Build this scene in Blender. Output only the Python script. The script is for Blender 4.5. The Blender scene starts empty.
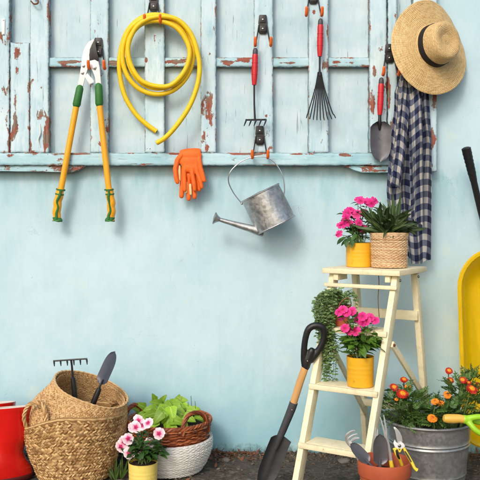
import bpy, bmesh, math, random
from mathutils import Vector, Matrix, noise
R = random.Random(7)
PI = math.pi
scene = bpy.context.scene
COL = scene.collection
# the photograph's pixel grid mapped on the wall plane (4.5 mm per pixel), camera 3.6 m away
S, D, H0, CH = .0045, 3.6, 215.0, 1.08
def K(d): return S*(D-d)/D
def P(x, y, d): return Vector(((x-240)*K(d), -d, CH-(y-H0)*K(d)))

# ------------------------------------------------------------------ objects
def tag(o, label, cat, group=None, kind=None):
    o['label'] = label; o['category'] = cat
    if group: o['group'] = group
    if kind: o['kind'] = kind
    return o
def thing(name, label, cat, loc=(0,0,0), group=None):
    o = bpy.data.objects.new(name, None); COL.objects.link(o)
    o.location = loc; o.empty_display_size = .05
    return tag(o, label, cat, group)
def root_of(o):
    while o.parent: o = o.parent
    return o
def obj(name, bm, mat, parent=None, smooth=True, label=None, loc=None):
    """one mesh object; bm is in world coordinates"""
    off = Vector((0,0,0))
    if parent: off = root_of(parent).location
    elif loc: off = Vector(loc)
    bmesh.ops.translate(bm, verts=bm.verts, vec=-off)
    bmesh.ops.recalc_face_normals(bm, faces=bm.faces)
    me = bpy.data.meshes.new(name); bm.to_mesh(me); bm.free()
    if smooth:
        me.polygons.foreach_set('use_smooth', [True]*len(me.polygons))
    for m in (mat if isinstance(mat, (list, tuple)) else [mat]): me.materials.append(m)
    o = bpy.data.objects.new(name, me); COL.objects.link(o)
    if parent: o.parent = parent
    elif loc: o.location = off
    if smooth and smooth != 'all':
        try: me.set_sharp_from_angle(angle=math.radians(38))
        except Exception: pass
    if label: o['label'] = label
    return o
def B():
    return bmesh.new()
def copy_tree(o, parent=None):
    c = o.copy(); COL.objects.link(c)
    if parent: c.parent = parent
    for ch in o.children: copy_tree(ch, c)
    return c

# ------------------------------------------------------------------ shapes
def catmull(pts, n=6, closed=False):
    pts = [Vector(p) for p in pts]; out = []; N = len(pts)
    rng = range(N) if closed else range(N-1)
    for i in rng:
        if closed: p0,p1,p2,p3 = pts[i-1],pts[i],pts[(i+1)%N],pts[(i+2)%N]
        else: p0,p1,p2,p3 = pts[max(i-1,0)],pts[i],pts[i+1],pts[min(i+2,N-1)]
        for k in range(n):
            t = k/n
            out.append(.5*((2*p1)+(p2-p0)*t+(2*p0-5*p1+4*p2-p3)*t*t+(3*p1-p0-3*p2+p3)*t**3))
    if not closed: out.append(pts[-1])
    return out
def lerpr(rs, n):
    if not isinstance(rs, (list, tuple)): return [rs]*n
    m = len(rs); out = []
    for i in range(n):
        f = i*(m-1)/max(n-1,1); k = min(int(f), m-2) if m > 1 else 0
        out.append(rs[0] if m == 1 else rs[k]+(rs[k+1]-rs[k])*(f-k))
    return out
def tube(bm, pts, r, seg=8, caps=True, closed=False, flat=1.0, up=None):
    pts = [Vector(p) for p in pts]; n = len(pts); rs = lerpr(r, n)
    tang = []
    for i in range(n):
        if closed: t = pts[(i+1)%n]-pts[i-1]
        else: t = pts[min(i+1,n-1)]-pts[max(i-1,0)]
        tang.append(t.normalized() if t.length > 1e-9 else Vector((0,0,1)))
    u = Vector(up) if up else (Vector((0,0,1)) if abs(tang[0].z) < .9 else Vector((1,0,0)))
    u = (u-tang[0]*u.dot(tang[0])).normalized()
    rings = []
    for i in range(n):
        u = u-tang[i]*u.dot(tang[i])
        u = u.normalized() if u.length > 1e-9 else tang[i].orthogonal().normalized()
        v = tang[i].cross(u)
        rings.append([bm.verts.new(pts[i]+(u*math.cos(2*PI*k/seg)*flat+v*math.sin(2*PI*k/seg))*rs[i]) for k in range(seg)])
    m = n if closed else n-1
    for i in range(m):
        a, b = rings[i], rings[(i+1)%n]
        for k in range(seg):
            bm.faces.new((a[k], a[(k+1)%seg], b[(k+1)%seg], b[k]))
    if caps and not closed:
        bm.faces.new(rings[0][::-1]); bm.faces.new(rings[-1])
    return bm
def capsule(bm, pts, r, seg=10):
    pts = [Vector(p) for p in pts]; rs = lerpr(r, len(pts))
    a = (pts[0]-pts[1]).normalized(); b = (pts[-1]-pts[-2]).normalized()
    P2 = [pts[0]+a*rs[0]*.95, pts[0]+a*rs[0]*.7]+pts+[pts[-1]+b*rs[-1]*.7, pts[-1]+b*rs[-1]*.95]
    R2 = [rs[0]*.3, rs[0]*.72]+rs+[rs[-1]*.72, rs[-1]*.3]
    return tube(bm, P2, R2, seg)
def lathe(bm, prof, seg=40, M=None, wob=None, uv=None):
    """prof = (radius, height) pairs; wob(phi, r, z) -> (r, z)"""
    lay = bm.loops.layers.uv.verify() if uv else None
    rings = []; ac = [0]
    for i in range(1, len(prof)):
        ac.append(ac[-1]+math.hypot(prof[i][0]-prof[i-1][0], prof[i][1]-prof[i-1][1]))
    for (r, z) in prof:
        row = []
        if r < 1e-5:
            row = [bm.verts.new((0,0,z))]
        else:
            for k in range(seg):
                ph = 2*PI*k/seg; rr, zz = (r, z) if not wob else wob(ph, r, z)
                row.append(bm.verts.new((rr*math.cos(ph), rr*math.sin(ph), zz)))
        rings.append(row)
    for i in range(len(rings)-1):
        a, b = rings[i], rings[i+1]
        for k in range(seg):
            k2 = (k+1) % seg
            if len(a) == 1 and len(b) == 1: continue
            if len(a) == 1: f = bm.faces.new((a[0], b[k], b[k2])); q = [(k+.5,i),(k,i+1),(k+1,i+1)]
            elif len(b) == 1: f = bm.faces.new((a[k], b[0], a[k2])); q = [(k,i),(k+.5,i+1),(k+1,i)]
            else: f = bm.faces.new((a[k], b[k], b[k2], a[k2])); q = [(k,i),(k,i+1),(k+1,i+1),(k+1,i)]
            if lay:
                for lp, (kk, ii) in zip(f.loops, q): lp[lay].uv = (kk/seg, ac[ii])
    if M is not None: bmesh.ops.transform(bm, matrix=M, verts=[v for row in rings for v in row])
    return bm
def box(bm, c, size, rot=None, bev=0):
    r = bmesh.ops.create_cube(bm, size=1); vs = r['verts']
    M = Matrix.Translation(Vector(c)) @ (rot.to_4x4() if rot else Matrix()) @ Matrix.Diagonal((size[0], size[1], size[2], 1))
    bmesh.ops.transform(bm, matrix=M, verts=vs)
    if bev:
        es = list({e for v in vs for e in v.link_edges})
        bmesh.ops.bevel(bm, geom=es, offset=bev, segments=2, affect='EDGES', profile=.6)
    return bm
def basis(z, side):
    z = Vector(z).normalized(); x = Vector(side); x = (x-z*x.dot(z)).normalized(); y = z.cross(x)
    return Matrix((x, y, z)).transposed()
def beam(bm, p0, p1, w, t, side, bev=.002):
    p0, p1 = Vector(p0), Vector(p1)
    return box(bm, (p0+p1)/2, (w, t, (p1-p0).length), basis(p1-p0, side), bev)
def plate(bm, pts, d, thick, bev=.001, fwd=(0,-1,0)):
    """an outline (world points) with its own thickness"""
    f = Vector(fwd)*thick
    a = [bm.verts.new(Vector(p)+f) for p in pts]; b = [bm.verts.new(Vector(p)) for p in pts]
    n = len(pts); top = bm.faces.new(a); bot = bm.faces.new(b[::-1])
    for i in range(n): bm.faces.new((a[i], b[i], b[(i+1)%n], a[(i+1)%n]))
    if bev:
        bmesh.ops.bevel(bm, geom=list(top.edges), offset=bev, segments=2, affect='EDGES', profile=.5)
    return bm
def pxplate(bm, pxs, d, thick, bev=.001): return plate(bm, [P(x, y, d) for x, y in pxs], d, thick, bev)
def ball(bm, c, r, sc=(1,1,1), u=14, v=8, M=None):
    rr = bmesh.ops.create_uvsphere(bm, u_segments=u, v_segments=v, radius=r)
    T = Matrix.Translation(Vector(c)) @ (M.to_4x4() if M else Matrix()) @ Matrix.Diagonal((sc[0], sc[1], sc[2], 1))
    bmesh.ops.transform(bm, matrix=T, verts=rr['verts'])
def remesh(bm, vox, smooth=4):
    me = bpy.data.meshes.new('t'); bm.to_mesh(me); bm.free()
    o = bpy.data.objects.new('t', me); COL.objects.link(o)
    m = o.modifiers.new('r', 'REMESH'); m.mode = 'VOXEL'; m.voxel_size = vox
    if smooth:
        s = o.modifiers.new('s', 'SMOOTH'); s.iterations = smooth; s.factor = .5
    dg = bpy.context.evaluated_depsgraph_get()
    me2 = bpy.data.meshes.new_from_object(o.evaluated_get(dg))
    out = bmesh.new(); out.from_mesh(me2)
    bpy.data.objects.remove(o); bpy.data.meshes.remove(me); bpy.data.meshes.remove(me2)
    return out
def leaf(bm, base, dirv, nrm, L, W, curl=.5, fold=.2, n=5, shape='oval', twist=0):
    lay = bm.loops.layers.uv.verify()
    d = Vector(dirv).normalized(); nn = Vector(nrm); nn = nn-d*nn.dot(d)
    nn = nn.normalized() if nn.length > 1e-6 else d.orthogonal().normalized()
    s = d.cross(nn); p = Vector(base); rows = []
    for i in range(n+1):
        t = i/n
        if shape == 'oval': w = math.sin(PI*min(1, t**.8*.97+.02))**.8
        elif shape == 'lance': w = math.sin(PI*min(1, t**.75*.97+.02))
        elif shape == 'heart': w = (1-t)**.65*min(1, .55+t*5) if t < 1 else 0
        else: w = math.sin(PI*min(1, t*.97+.02))**.6
        w = max(w, .03)*W*.5
        q = p-nn*fold*w*0
        if n > 2 or 0 < i < n:
            rows.append((bm.verts.new(q-s*w+nn*fold*w), bm.verts.new(q), bm.verts.new(q+s*w+nn*fold*w), t))
        else:
            rows.append((bm.verts.new(q-s*w+nn*fold*w), bm.verts.new(q), bm.verts.new(q+s*w+nn*fold*w), t))
        a = -curl/n; d2 = (d*math.cos(a)+nn*math.sin(a)); nn = (nn*math.cos(a)-d*math.sin(a)); d = d2.normalized()
        if twist:
            s2 = s*math.cos(twist/n)+nn*math.sin(twist/n); nn = d.cross(s2)*-1 if False else s2.cross(d); s = s2
        p = p+d*(L/n)
    for i in range(n):
        a, b = rows[i], rows[i+1]
        for j in (0, 1):
            f = bm.faces.new((a[j], a[j+1], b[j+1], b[j])); f.smooth = True
            for lp, uvv in zip(f.loops, ((j*.5,a[3]),(j*.5+.5,a[3]),(j*.5+.5,b[3]),(j*.5,b[3]))): lp[lay].uv = uvv
def petal_flower(bm, c, n, r, petals=5, wid=.8, cup=.12, rot=0, r0=0, rfull=None, ruff=0, rnd=R):
    """petals round a centre; uv.y is the distance from the centre"""
    lay = bm.loops.layers.uv.verify(); rfull = rfull or r
    n = Vector(n).normalized(); a = n.orthogonal().normalized(); b = n.cross(a); c = Vector(c)
    for k in range(petals):
        ph = rot+2*PI*k/petals+rnd.uniform(-.07,.07); d = a*math.cos(ph)+b*math.sin(ph); s = n.cross(d)
        rr = r*rnd.uniform(.9, 1.08); lift = rnd.uniform(-.08,.08); rows = []
        for (t, w) in ((.04,.10),(.35,.55),(.7,1.0),(.92,.82),(1.0,.35)):
            row = []
            for j in (-1, 0, 1):
                x = r0+(rr-r0)*(t-(.05 if j == 0 and t > .95 else 0)); z = cup*r*(1-(1-t)**2)*-1+lift*r*t+(cup*r*1.2)
                z += ruff*r*(rnd.random()-.5)*t-(.05*r if j == 0 else 0)
                row.append(bm.verts.new(c+d*x+s*(j*w*wid*rr*.5)+n*z))
            rows.append((row, (r0+(rr-r0)*t)/rfull))
        for i in range(4):
            for j in (0, 1):
                f = bm.faces.new((rows[i][0][j], rows[i][0][j+1], rows[i+1][0][j+1], rows[i+1][0][j])); f.smooth = True
                for lp, (jj, ii) in zip(f.loops, ((j,i),(j+1,i),(j+1,i+1),(j,i+1))): lp[lay].uv = (jj*.5, rows[ii][1])
def woven(bm, Rz, z0, z1, rows, stakes, sr, amp, per=4, seg=5, flat=1.0, jit=.1, rnd=R):
    for i in range(rows):
        z = z0+(z1-z0)*(i+.5)/rows; pts = []; N = stakes*per; off = rnd.uniform(-1,1)*jit*sr
        for k in range(N):
            ph = 2*PI*k/N
            r = Rz(z, ph)+amp*math.sin(stakes*ph/2+PI*i)+off
            zz = z+sr*.25*math.sin(3*ph+i)+rnd.uniform(-1,1)*jit*sr
            pts.append(Vector((r*math.cos(ph), r*math.sin(ph), zz)))
        tube(bm, pts, sr, seg, closed=True, flat=flat)
def braided(bm, Rz, z0, z1, rows, n, sr, rnd=R, ln=1.25, slant=.8):
    h = (z1-z0)/rows
    for i in range(rows):
        zc = z0+(i+.5)*h; sg = 1 if i % 2 else -1
        for k in range(n):
            ph = 2*PI*(k+(.5 if i % 2 else 0))/n+rnd.uniform(-.01,.01); dp = 2*PI/n*ln; pts = []
            for t, bulge in ((-.5,-.3),(-.3,.35),(0,.7),(.3,.35),(.5,-.3)):
                z = zc+t*h*slant*1.5+rnd.uniform(-1,1)*h*.04; p = ph+sg*t*dp
                r = Rz(z, p)+bulge*sr*.8+rnd.uniform(-1,1)*sr*.12
                pts.append(Vector((r*math.cos(p), r*math.sin(p), z)))
            q = sr*rnd.uniform(.8,1.12)
            tube(bm, pts, [q*.45, q*.9, q, q*.9, q*.45], 6, flat=.75, up=Vector((math.cos(ph), math.sin(ph), 0)))
# ------------------------------------------------------------------ materials
def C(r, g, b):
    f = lambda v: (v/255)/12.92 if v/255 <= .04045 else ((v/255+.055)/1.055)**2.4
    return (f(r), f(g), f(b), 1)
class NT:
    def __init__(s, name):
        s.m = bpy.data.materials.new(name); s.m.use_nodes = True; s.t = s.m.node_tree
        s.b = s.t.nodes['Principled BSDF']
    def n(s, typ, **kw):
        nd = s.t.nodes.new('ShaderNode'+typ)
        for k, v in kw.items():
            if k.startswith('i_'):
                key = k[2:]; key = int(key) if key.isdigit() else key.replace('_', ' ')
                s.put(nd.inputs[key], v)
            else: setattr(nd, k, v)
        return nd
    def put(s, sock, v):
        if hasattr(v, 'is_output') or isinstance(v, bpy.types.NodeSocket): s.t.links.new(v, sock)
        elif isinstance(v, bpy.types.Node): s.t.links.new(v.outputs[0], sock)
        else: sock.default_value = v
    def coord(s, kind='Object', scale=(1,1,1)):
        tc = s.n('TexCoord'); mp = s.n('Mapping'); s.put(mp.inputs[0], tc.outputs[kind]); mp.inputs['Scale'].default_value = scale
        return mp.outputs[0]
    def noise(s, vec, scale, detail=4, rough=.55, dist=0):
        nd = s.n('TexNoise'); s.put(nd.inputs['Vector'], vec); nd.inputs['Scale'].default_value = scale
        nd.inputs['Detail'].default_value = detail; nd.inputs['Roughness'].default_value = rough; nd.inputs['Distortion'].default_value = dist
        return nd.outputs['Fac']
    def vor(s, vec, scale, feature='F1', out='Distance'):
        nd = s.n('TexVoronoi'); nd.feature = feature; s.put(nd.inputs['Vector'], vec); nd.inputs['Scale'].default_value = scale
        return nd.outputs[out]
    def ramp(s, fac, stops, interp='LINEAR'):
        nd = s.n('ValToRGB'); cr = nd.color_ramp; cr.interpolation = interp
        while len(cr.elements) < len(stops): cr.elements.new(.5)
        for e, (p, c) in zip(cr.elements, stops): e.position = p; e.color = c if not isinstance(c, (int, float)) else (c, c, c, 1)
        s.put(nd.inputs[0], fac); return nd.outputs[0]
    def math(s, op, a, b=0, c=0):
        nd = s.n('Math', operation=op); s.put(nd.inputs[0], a); s.put(nd.inputs[1], b); s.put(nd.inputs[2], c); return nd.outputs[0]
    def mix(s, fac, a, b, blend='MIX'):
        nd = s.n('Mix', data_type='RGBA', blend_type=blend); s.put(nd.inputs[0], fac); s.put(nd.inputs[6], a); s.put(nd.inputs[7], b); return nd.outputs[2]
    def bump(s, h, strength=.3, dist=.002, prev=None):
        nd = s.n('Bump'); s.put(nd.inputs['Height'], h); nd.inputs['Strength'].default_value = strength; nd.inputs['Distance'].default_value = dist
        if prev is not None: s.put(nd.inputs['Normal'], prev)
        return nd.outputs[0]
    def out(s, color=None, rough=None, metal=None, normal=None, **kw):
        for k, v in (('Base Color', color), ('Roughness', rough), ('Metallic', metal), ('Normal', normal)):
            if v is not None: s.put(s.b.inputs[k], v)
        for k, v in kw.items(): s.put(s.b.inputs[k.replace('_', ' ')], v)
        return s.m
def dk(c, f): return (c[0]*f, c[1]*f, c[2]*f, 1)
def simple(name, c, rough=.5, metal=0, vary=.12, vs=25, bump=.15, bs=120, island=0, coat=0, dirt=None, dirtc=None, spec=.5, sc=(1,1,1), bd=.001, rv=.1):
    t = NT(name); v = t.coord(scale=sc)
    n1 = t.noise(v, vs, 5)
    col = t.ramp(n1, [(.25, dk(c, 1-vary)), (.75, dk(c, 1+vary))])
    if island:
        g = t.n('NewGeometry')
        k = t.math('MULTIPLY_ADD', g.outputs['Random Per Island'], island*2, 1-island)
        hs = t.n('HueSaturation'); t.put(hs.inputs['Color'], col); t.put(hs.inputs['Value'], k)
        hs.inputs['Saturation'].default_value = 1; col = hs.outputs[0]
    if dirt:
        m = t.ramp(t.noise(v, vs*2.3, 8, .65), [(dirt, 0), (dirt+.12, 1)])
        col = t.mix(m, col, dirtc)
    nb = t.bump(t.noise(v, bs, 5), bump, bd)
    r = t.math('MULTIPLY_ADD', t.noise(v, vs*1.7, 4), rv*2, rough-rv)
    return t.out(col, r, metal, nb, Coat_Weight=coat, Specular_IOR_Level=spec)
def leafmat(name, c, c2, rough=.5, trans=.25, var=.35, rib=None):
    t = NT(name); uv = t.coord('UV'); g = t.n('NewGeometry')
    sx = t.n('SeparateXYZ'); t.put(sx.inputs[0], uv)
    k = t.math('MULTIPLY_ADD', g.outputs['Random Per Island'], var*2, 1-var)
    base = t.mix(t.noise(t.coord(), 60, 3), c, c2)
    rd = t.ramp(g.outputs['Random Per Island'], [(0, 0), (1, 1)])
    base = t.mix(rd, base, t.mix(.5, base, c2))
    mid = t.math('ABSOLUTE', t.math('SUBTRACT', sx.outputs[0], .5))
    if rib:
        base = t.mix(t.ramp(mid, [(.02, .75), (.09, 0)]), base, rib)
        # side veins
        w = t.math('SINE', t.math('MULTIPLY', t.math('ADD', sx.outputs[1], t.math('MULTIPLY', mid, -.6)), 48))
        base = t.mix(t.ramp(w, [(.8, 0), (1, .16)]), base, rib)
    hs = t.n('HueSaturation'); t.put(hs.inputs['Color'], base); t.put(hs.inputs['Value'], k); col = hs.outputs[0]
    nb = t.bump(t.math('SINE', t.math('MULTIPLY', t.math('ADD', sx.outputs[1], t.math('MULTIPLY', mid, -.6)), 48)), .25, .0006)
    t.out(col, rough, 0, nb)
    tr = t.n('BsdfTranslucent'); t.put(tr.inputs['Color'], col)
    ms = t.n('MixShader'); ms.inputs[0].default_value = trans
    t.put(ms.inputs[1], t.b.outputs[0]); t.put(ms.inputs[2], tr.outputs[0])
    o = next(n for n in t.t.nodes if n.type == 'OUTPUT_MATERIAL'); t.put(o.inputs[0], ms.outputs[0])
    return t.m
def petalmat(name, stops, trans=.25, RUF=.2):
    t = NT(name); sx = t.n('SeparateXYZ'); t.put(sx.inputs[0], t.coord('UV'))
    g = t.n('NewGeometry')
    col = t.ramp(t.math('ADD', sx.outputs[1], t.math('MULTIPLY_ADD', t.noise(t.coord(), 260, 4), RUF, -RUF/2)), stops)
    hs = t.n('HueSaturation'); t.put(hs.inputs['Color'], col)
    t.put(hs.inputs['Value'], t.math('MULTIPLY_ADD', g.outputs['Random Per Island'], .3, .85)); col = hs.outputs[0]
    t.out(col, .6)
    tr = t.n('BsdfTranslucent'); t.put(tr.inputs['Color'], col)
    ms = t.n('MixShader'); ms.inputs[0].default_value = trans
    t.put(ms.inputs[1], t.b.outputs[0]); t.put(ms.inputs[2], tr.outputs[0])
    o = next(n for n in t.t.nodes if n.type == 'OUTPUT_MATERIAL'); t.put(o.inputs[0], ms.outputs[0])
    return t.m
def wallmat():
    t = NT('painted plaster'); v = t.coord(); sx = t.n('SeparateXYZ'); t.put(sx.inputs[0], v)
    z = sx.outputs[2]
    a = t.noise(v, 1.6, 5); b = t.noise(t.coord(scale=(1,1,.35)), 5, 6, .6)
    col = t.ramp(a, [(.3, C(180,209,222)), (.7, C(199,223,232))])
    col = t.mix(t.ramp(b, [(.42, 0), (.75, .5)]), col, C(166,202,214))
    col = t.mix(t.ramp(t.noise(v, 9, 9, .72), [(.38, .18), (.56, 0)]), col, C(158,193,204))
    col = t.mix(t.ramp(t.noise(t.coord(scale=(1,1,.4)), 48, 6, .7), [(.55, 0), (.75, .3)]), col, C(218,232,231))
    # blue-green streaks below the shutter's foot: stain, with the rail's shade painted in
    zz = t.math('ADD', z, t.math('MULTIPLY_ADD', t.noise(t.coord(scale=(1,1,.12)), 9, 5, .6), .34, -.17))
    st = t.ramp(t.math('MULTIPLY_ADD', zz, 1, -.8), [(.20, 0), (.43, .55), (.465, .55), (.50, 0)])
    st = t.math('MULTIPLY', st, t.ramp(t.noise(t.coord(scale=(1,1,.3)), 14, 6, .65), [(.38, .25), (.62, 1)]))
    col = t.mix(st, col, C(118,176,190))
    # deeper blue-green towards the foot, and splashed soil at the ground
    zb = t.math('ADD', z, t.math('MULTIPLY_ADD', t.noise(v, 7, 6, .65), .5, -.25))
    col = t.mix(t.ramp(zb, [(-.02, .85), (.5, .0)]), col, C(128,184,198))
    zc = t.math('ADD', z, t.math('MULTIPLY_ADD', t.noise(v, 34, 9, .8), .20, -.10))
    col = t.mix(t.ramp(zc, [(.0, .85), (.05, 0)]), col, C(70,76,68))
    # fly specks and small pits
    sp = t.math('MULTIPLY', t.ramp(t.vor(v, 38), [(.05, 1), (.09, 0)]), t.ramp(t.noise(v, 9, 4), [(.52, 0), (.62, 1)]))
    col = t.mix(t.math('MULTIPLY', sp, .45), col, C(96,110,112))
    s2 = t.math('MULTIPLY', t.ramp(t.vor(v, 95), [(.06, 1), (.12, 0)]), t.ramp(t.math('MULTIPLY_ADD', t.noise(v, 5, 5, .6), 1, t.math('MULTIPLY_ADD', z, -.16, .08)), [(.56, 0), (.64, 1)]))
    col = t.mix(t.math('MULTIPLY', s2, .6), col, C(70,80,80))
    ck = t.vor(t.n('VectorMath', operation='ADD', i_0=v, i_1=t.n('TexNoise', i_0=v, i_Scale=4.0, i_Detail=6.0).outputs['Color']).outputs[0], 2.2, 'DISTANCE_TO_EDGE')
    ck = t.math('MULTIPLY', t.ramp(ck, [(.002, 1), (.006, 0)]), t.ramp(t.noise(v, 2.3, 3), [(.55, 0), (.62, 1)]))
    col = t.mix(t.math('MULTIPLY', ck, .3), col, C(120,144,150))
    dr = t.ramp(t.noise(t.coord(scale=(1,1,.05)), 30, 4, .6), [(.62, 0), (.72, .22)])
    col = t.mix(dr, col, C(158,188,196))
    ch = t.ramp(t.math('ADD', t.noise(v, 11, 8, .75), t.math('MULTIPLY', z, -.05)), [(.665, 0), (.675, .7)])
    col = t.mix(ch, col, C(214,218,212))
    yl = t.ramp(t.noise(v, 6, 3), [(.62, 0), (.74, .28)])
    col = t.mix(yl, col, C(214,222,206))
    h = t.math('ADD', t.math('MULTIPLY', t.noise(v, 3, 4), 1.6), t.math('MULTIPLY', t.noise(t.coord(scale=(1,1,.5)), 26, 7, .6), .55))
    nb = t.bump(h, .5, .006); nb = t.bump(t.noise(v, 240, 5, .7), .35, .0012, nb); nb = t.bump(t.math('ADD', ck, ch), -.6, .0015, nb)
    nb = t.bump(t.math('SUBTRACT', 1, sp), .4, .001, nb)
    return t.out(col, t.math('MULTIPLY_ADD', t.noise(v, 10, 4), .25, .5), 0, nb, Specular_IOR_Level=.35)
def peelmat(name, horiz=False, light=1.0, panel=False):
    t = NT(name); sc = (.22,1,1) if horiz else (1,1,.22); v0 = t.coord(); v = t.coord(scale=sc)
    at = t.n('Attribute', attribute_name='peel')
    big = t.noise(t.coord(scale=(.45,1,1) if horiz else (1,1,.45)), 38, 8, .68); fine = t.noise(v0, 150, 6, .7)
    wp = t.n('VectorMath', operation='ADD'); nn_ = t.n('TexNoise'); t.put(nn_.inputs['Vector'], v0); nn_.inputs['Scale'].default_value = 60; nn_.inputs['Detail'].default_value = 5
    sc_ = t.n('VectorMath', operation='SCALE'); t.put(sc_.inputs[0], nn_.outputs['Color']); sc_.inputs['Scale'].default_value = .02
    t.put(wp.inputs[0], t.coord(scale=(.35,1,1) if horiz else (1,1,.35))); t.put(wp.inputs[1], sc_)
    vc = t.n('TexVoronoi'); t.put(vc.inputs['Vector'], wp); vc.inputs['Scale'].default_value = 120
    vc2 = t.n('TexVoronoi'); t.put(vc2.inputs['Vector'], wp); vc2.inputs['Scale'].default_value = 42
    cell2 = t.n('RGBToBW'); t.put(cell2.inputs[0], vc2.outputs['Color']); cell2 = cell2.outputs[0]
    cell = t.n('RGBToBW'); t.put(cell.inputs[0], vc.outputs['Color'])
    s = t.math('ADD', t.math('ADD', at.outputs['Fac'], t.math('MULTIPLY_ADD', big, 1.5, -.78)), t.math('ADD', t.math('MULTIPLY_ADD', fine, .30, -.15), t.math('ADD', t.math('MULTIPLY_ADD', cell, .30, -.15), t.math('MULTIPLY_ADD', cell2, .62, -.31))))
    mask = t.ramp(s, [(.30, 0), (.315, 1)])
    under = t.ramp(s, [(.315, 0), (.36, 1)])
    pc = t.ramp(t.noise(v0, 7, 6), [(.3, dk(C(150,194,206) if horiz else C(178,206,217), light)), (.7, dk(C(188,217,226) if horiz else C(206,225,233), light))])
    pc = t.mix(t.ramp(t.noise(v, 42, 7, .7), [(.48, 0), (.74, .25 if panel else .6)]), pc, C(116,176,192))
    pc = t.mix(t.ramp(t.noise(v, 120, 5, .7), [(.60, 0), (.72, .5)]), pc, C(226,236,236))
    crack = t.ramp(t.noise(t.coord(scale=(.06,1,1) if horiz else (1,1,.06)), 120, 4, .6), [(.66, 0), (.70, .6)])
    pc = t.mix(crack, pc, C(92,104,104))
    grain = t.noise(t.coord(scale=(.05,1,1) if horiz else (1,1,.05)), 160, 5, .7)
    prim = t.ramp(grain, [(.3, C(118,66,54)), (.7, C(168,98,82))])
    wood = t.ramp(grain, [(.3, C(88,76,68)), (.7, C(152,134,118))])
    wd = t.mix(t.ramp(t.noise(v0, 16, 5), [(.46, 0), (.56, 1)]), prim, wood)
    gr = t.n('Attribute', attribute_name='rim').outputs['Fac']
    pc = t.mix(t.math('MULTIPLY', gr, t.ramp(t.noise(v0, 70, 6, .7), [(.35, .25), (.6, .95)])), pc, C(84,104,108))  # plank edges and sides darkened: grime plus painted shade of the gaps
    edge = t.mix(under, C(214,220,216), wd)
    col = t.mix(mask, pc, edge)
    h = t.math('ADD', t.math('MULTIPLY', mask, -1), t.math('MULTIPLY', grain, .25))
    nb = t.bump(h, 1, .003); nb = t.bump(t.noise(v, 90, 6), .4, .0012, nb)
    nb = t.bump(t.math('MULTIPLY', crack, -1), .5, .0008, nb)
    return t.out(col, t.math('MULTIPLY_ADD', mask, .25, .55), 0, nb, Specular_IOR_Level=.35)
def groundmat():
    t = NT('damp soil and concrete'); v = t.coord()
    a = t.noise(v, 4, 7, .65); b = t.noise(v, 38, 8, .75); c = t.vor(v, 70)
    col = t.ramp(b, [(.30, C(38,34,31)), (.5, C(92,84,75)), (.68, C(154,144,130))])
    col = t.mix(t.ramp(a, [(.45, 0), (.6, .7)]), col, C(98,94,88))
    col = t.mix(t.ramp(t.noise(v, 13, 6, .7), [(.56, 0), (.68, .6)]), col, C(56,58,38))
    h = t.math('ADD', b, t.math('MULTIPLY', c, .6))
    nb = t.bump(h, 1, .014); nb = t.bump(t.noise(v, 260, 5, .7), .8, .003, nb)
    return t.out(col, .9, 0, nb, Specular_IOR_Level=.25)
def strawmat(name, c1, c2, c3, rings=260, cols=70):
    t = NT(name); uv = t.coord('UV'); sx = t.n('SeparateXYZ'); t.put(sx.inputs[0], uv)
    ring = t.math('FRACT', t.math('MULTIPLY', sx.outputs[1], rings))
    rid = t.math('FLOOR', t.math('MULTIPLY', sx.outputs[1], rings))
    tri = t.math('ABSOLUTE', t.math('SUBTRACT', ring, .5))
    # plaited strands slant across every round of the braid
    cm = t.n('CombineXYZ'); t.put(cm.inputs[0], t.math('MULTIPLY', sx.outputs[0], cols)); t.put(cm.inputs[1], t.math('MULTIPLY', rid, 7.13)); t.put(cm.inputs[2], t.math('MULTIPLY', ring, 1.2))
    n = t.n('TexNoise'); t.put(n.inputs['Vector'], cm.outputs[0]); n.inputs['Scale'].default_value = 1; n.inputs['Detail'].default_value = 5; n.inputs['Roughness'].default_value = .75
    plait = t.math('SINE', t.math('ADD', t.math('MULTIPLY', sx.outputs[0], cols*14), t.math('MULTIPLY', tri, 9)))
    col = t.ramp(n.outputs['Fac'], [(.3, c1), (.5, c2), (.68, c3)])
    col = t.mix(t.ramp(tri, [(.38, 0), (.5, .55)]), col, dk(c1, .5))
    col = t.mix(t.ramp(plait, [(.0, .28), (.6, 0)]), col, c1)
    h = t.math('ADD', t.math('MULTIPLY', tri, -1.6), t.math('MULTIPLY', plait, .25))
    nb = t.bump(h, .8, .0022)
    return t.out(col, t.math('MULTIPLY_ADD', n.outputs['Fac'], .3, .42), 0, nb, Specular_IOR_Level=.4)
def plaidmat():
    t = NT('checked cotton'); uv = t.coord('UV'); sx = t.n('SeparateXYZ'); t.put(sx.inputs[0], uv)
    def stripe(s, p, o=0):
        w = t.math('ABSOLUTE', t.math('SUBTRACT', t.math('FRACT', t.math('ADD', t.math('DIVIDE', s, p), o)), .5))
        return t.ramp(w, [(.235, 0), (.262, 1)])
    u = stripe(sx.outputs[0], .050); v = stripe(sx.outputs[1], .054)
    add = t.math('MULTIPLY', t.math('ADD', u, v), .5)
    wv = t.math('MULTIPLY', t.math('SINE', t.math('MULTIPLY', sx.outputs[0], 2600)), t.math('SINE', t.math('MULTIPLY', sx.outputs[1], 2600)))
    col = t.ramp(t.math('ADD', add, t.math('MULTIPLY_ADD', t.noise(uv, 260, 4, .7), .2, -.1)), [(.06, C(228,225,218)), (.42, C(136,144,166)), (.58, C(120,128,154)), (.94, C(32,44,92))])
    col = t.mix(t.ramp(t.noise(uv, 12, 4), [(.3, .0), (.8, .18)]), col, C(150,150,152))
    nb = t.bump(wv, .25, .0006); nb = t.bump(t.noise(uv, 30, 5), .35, .004, nb)
    return t.out(col, .9, 0, nb, Specular_IOR_Level=.15, Sheen_Weight=.12)
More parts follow.
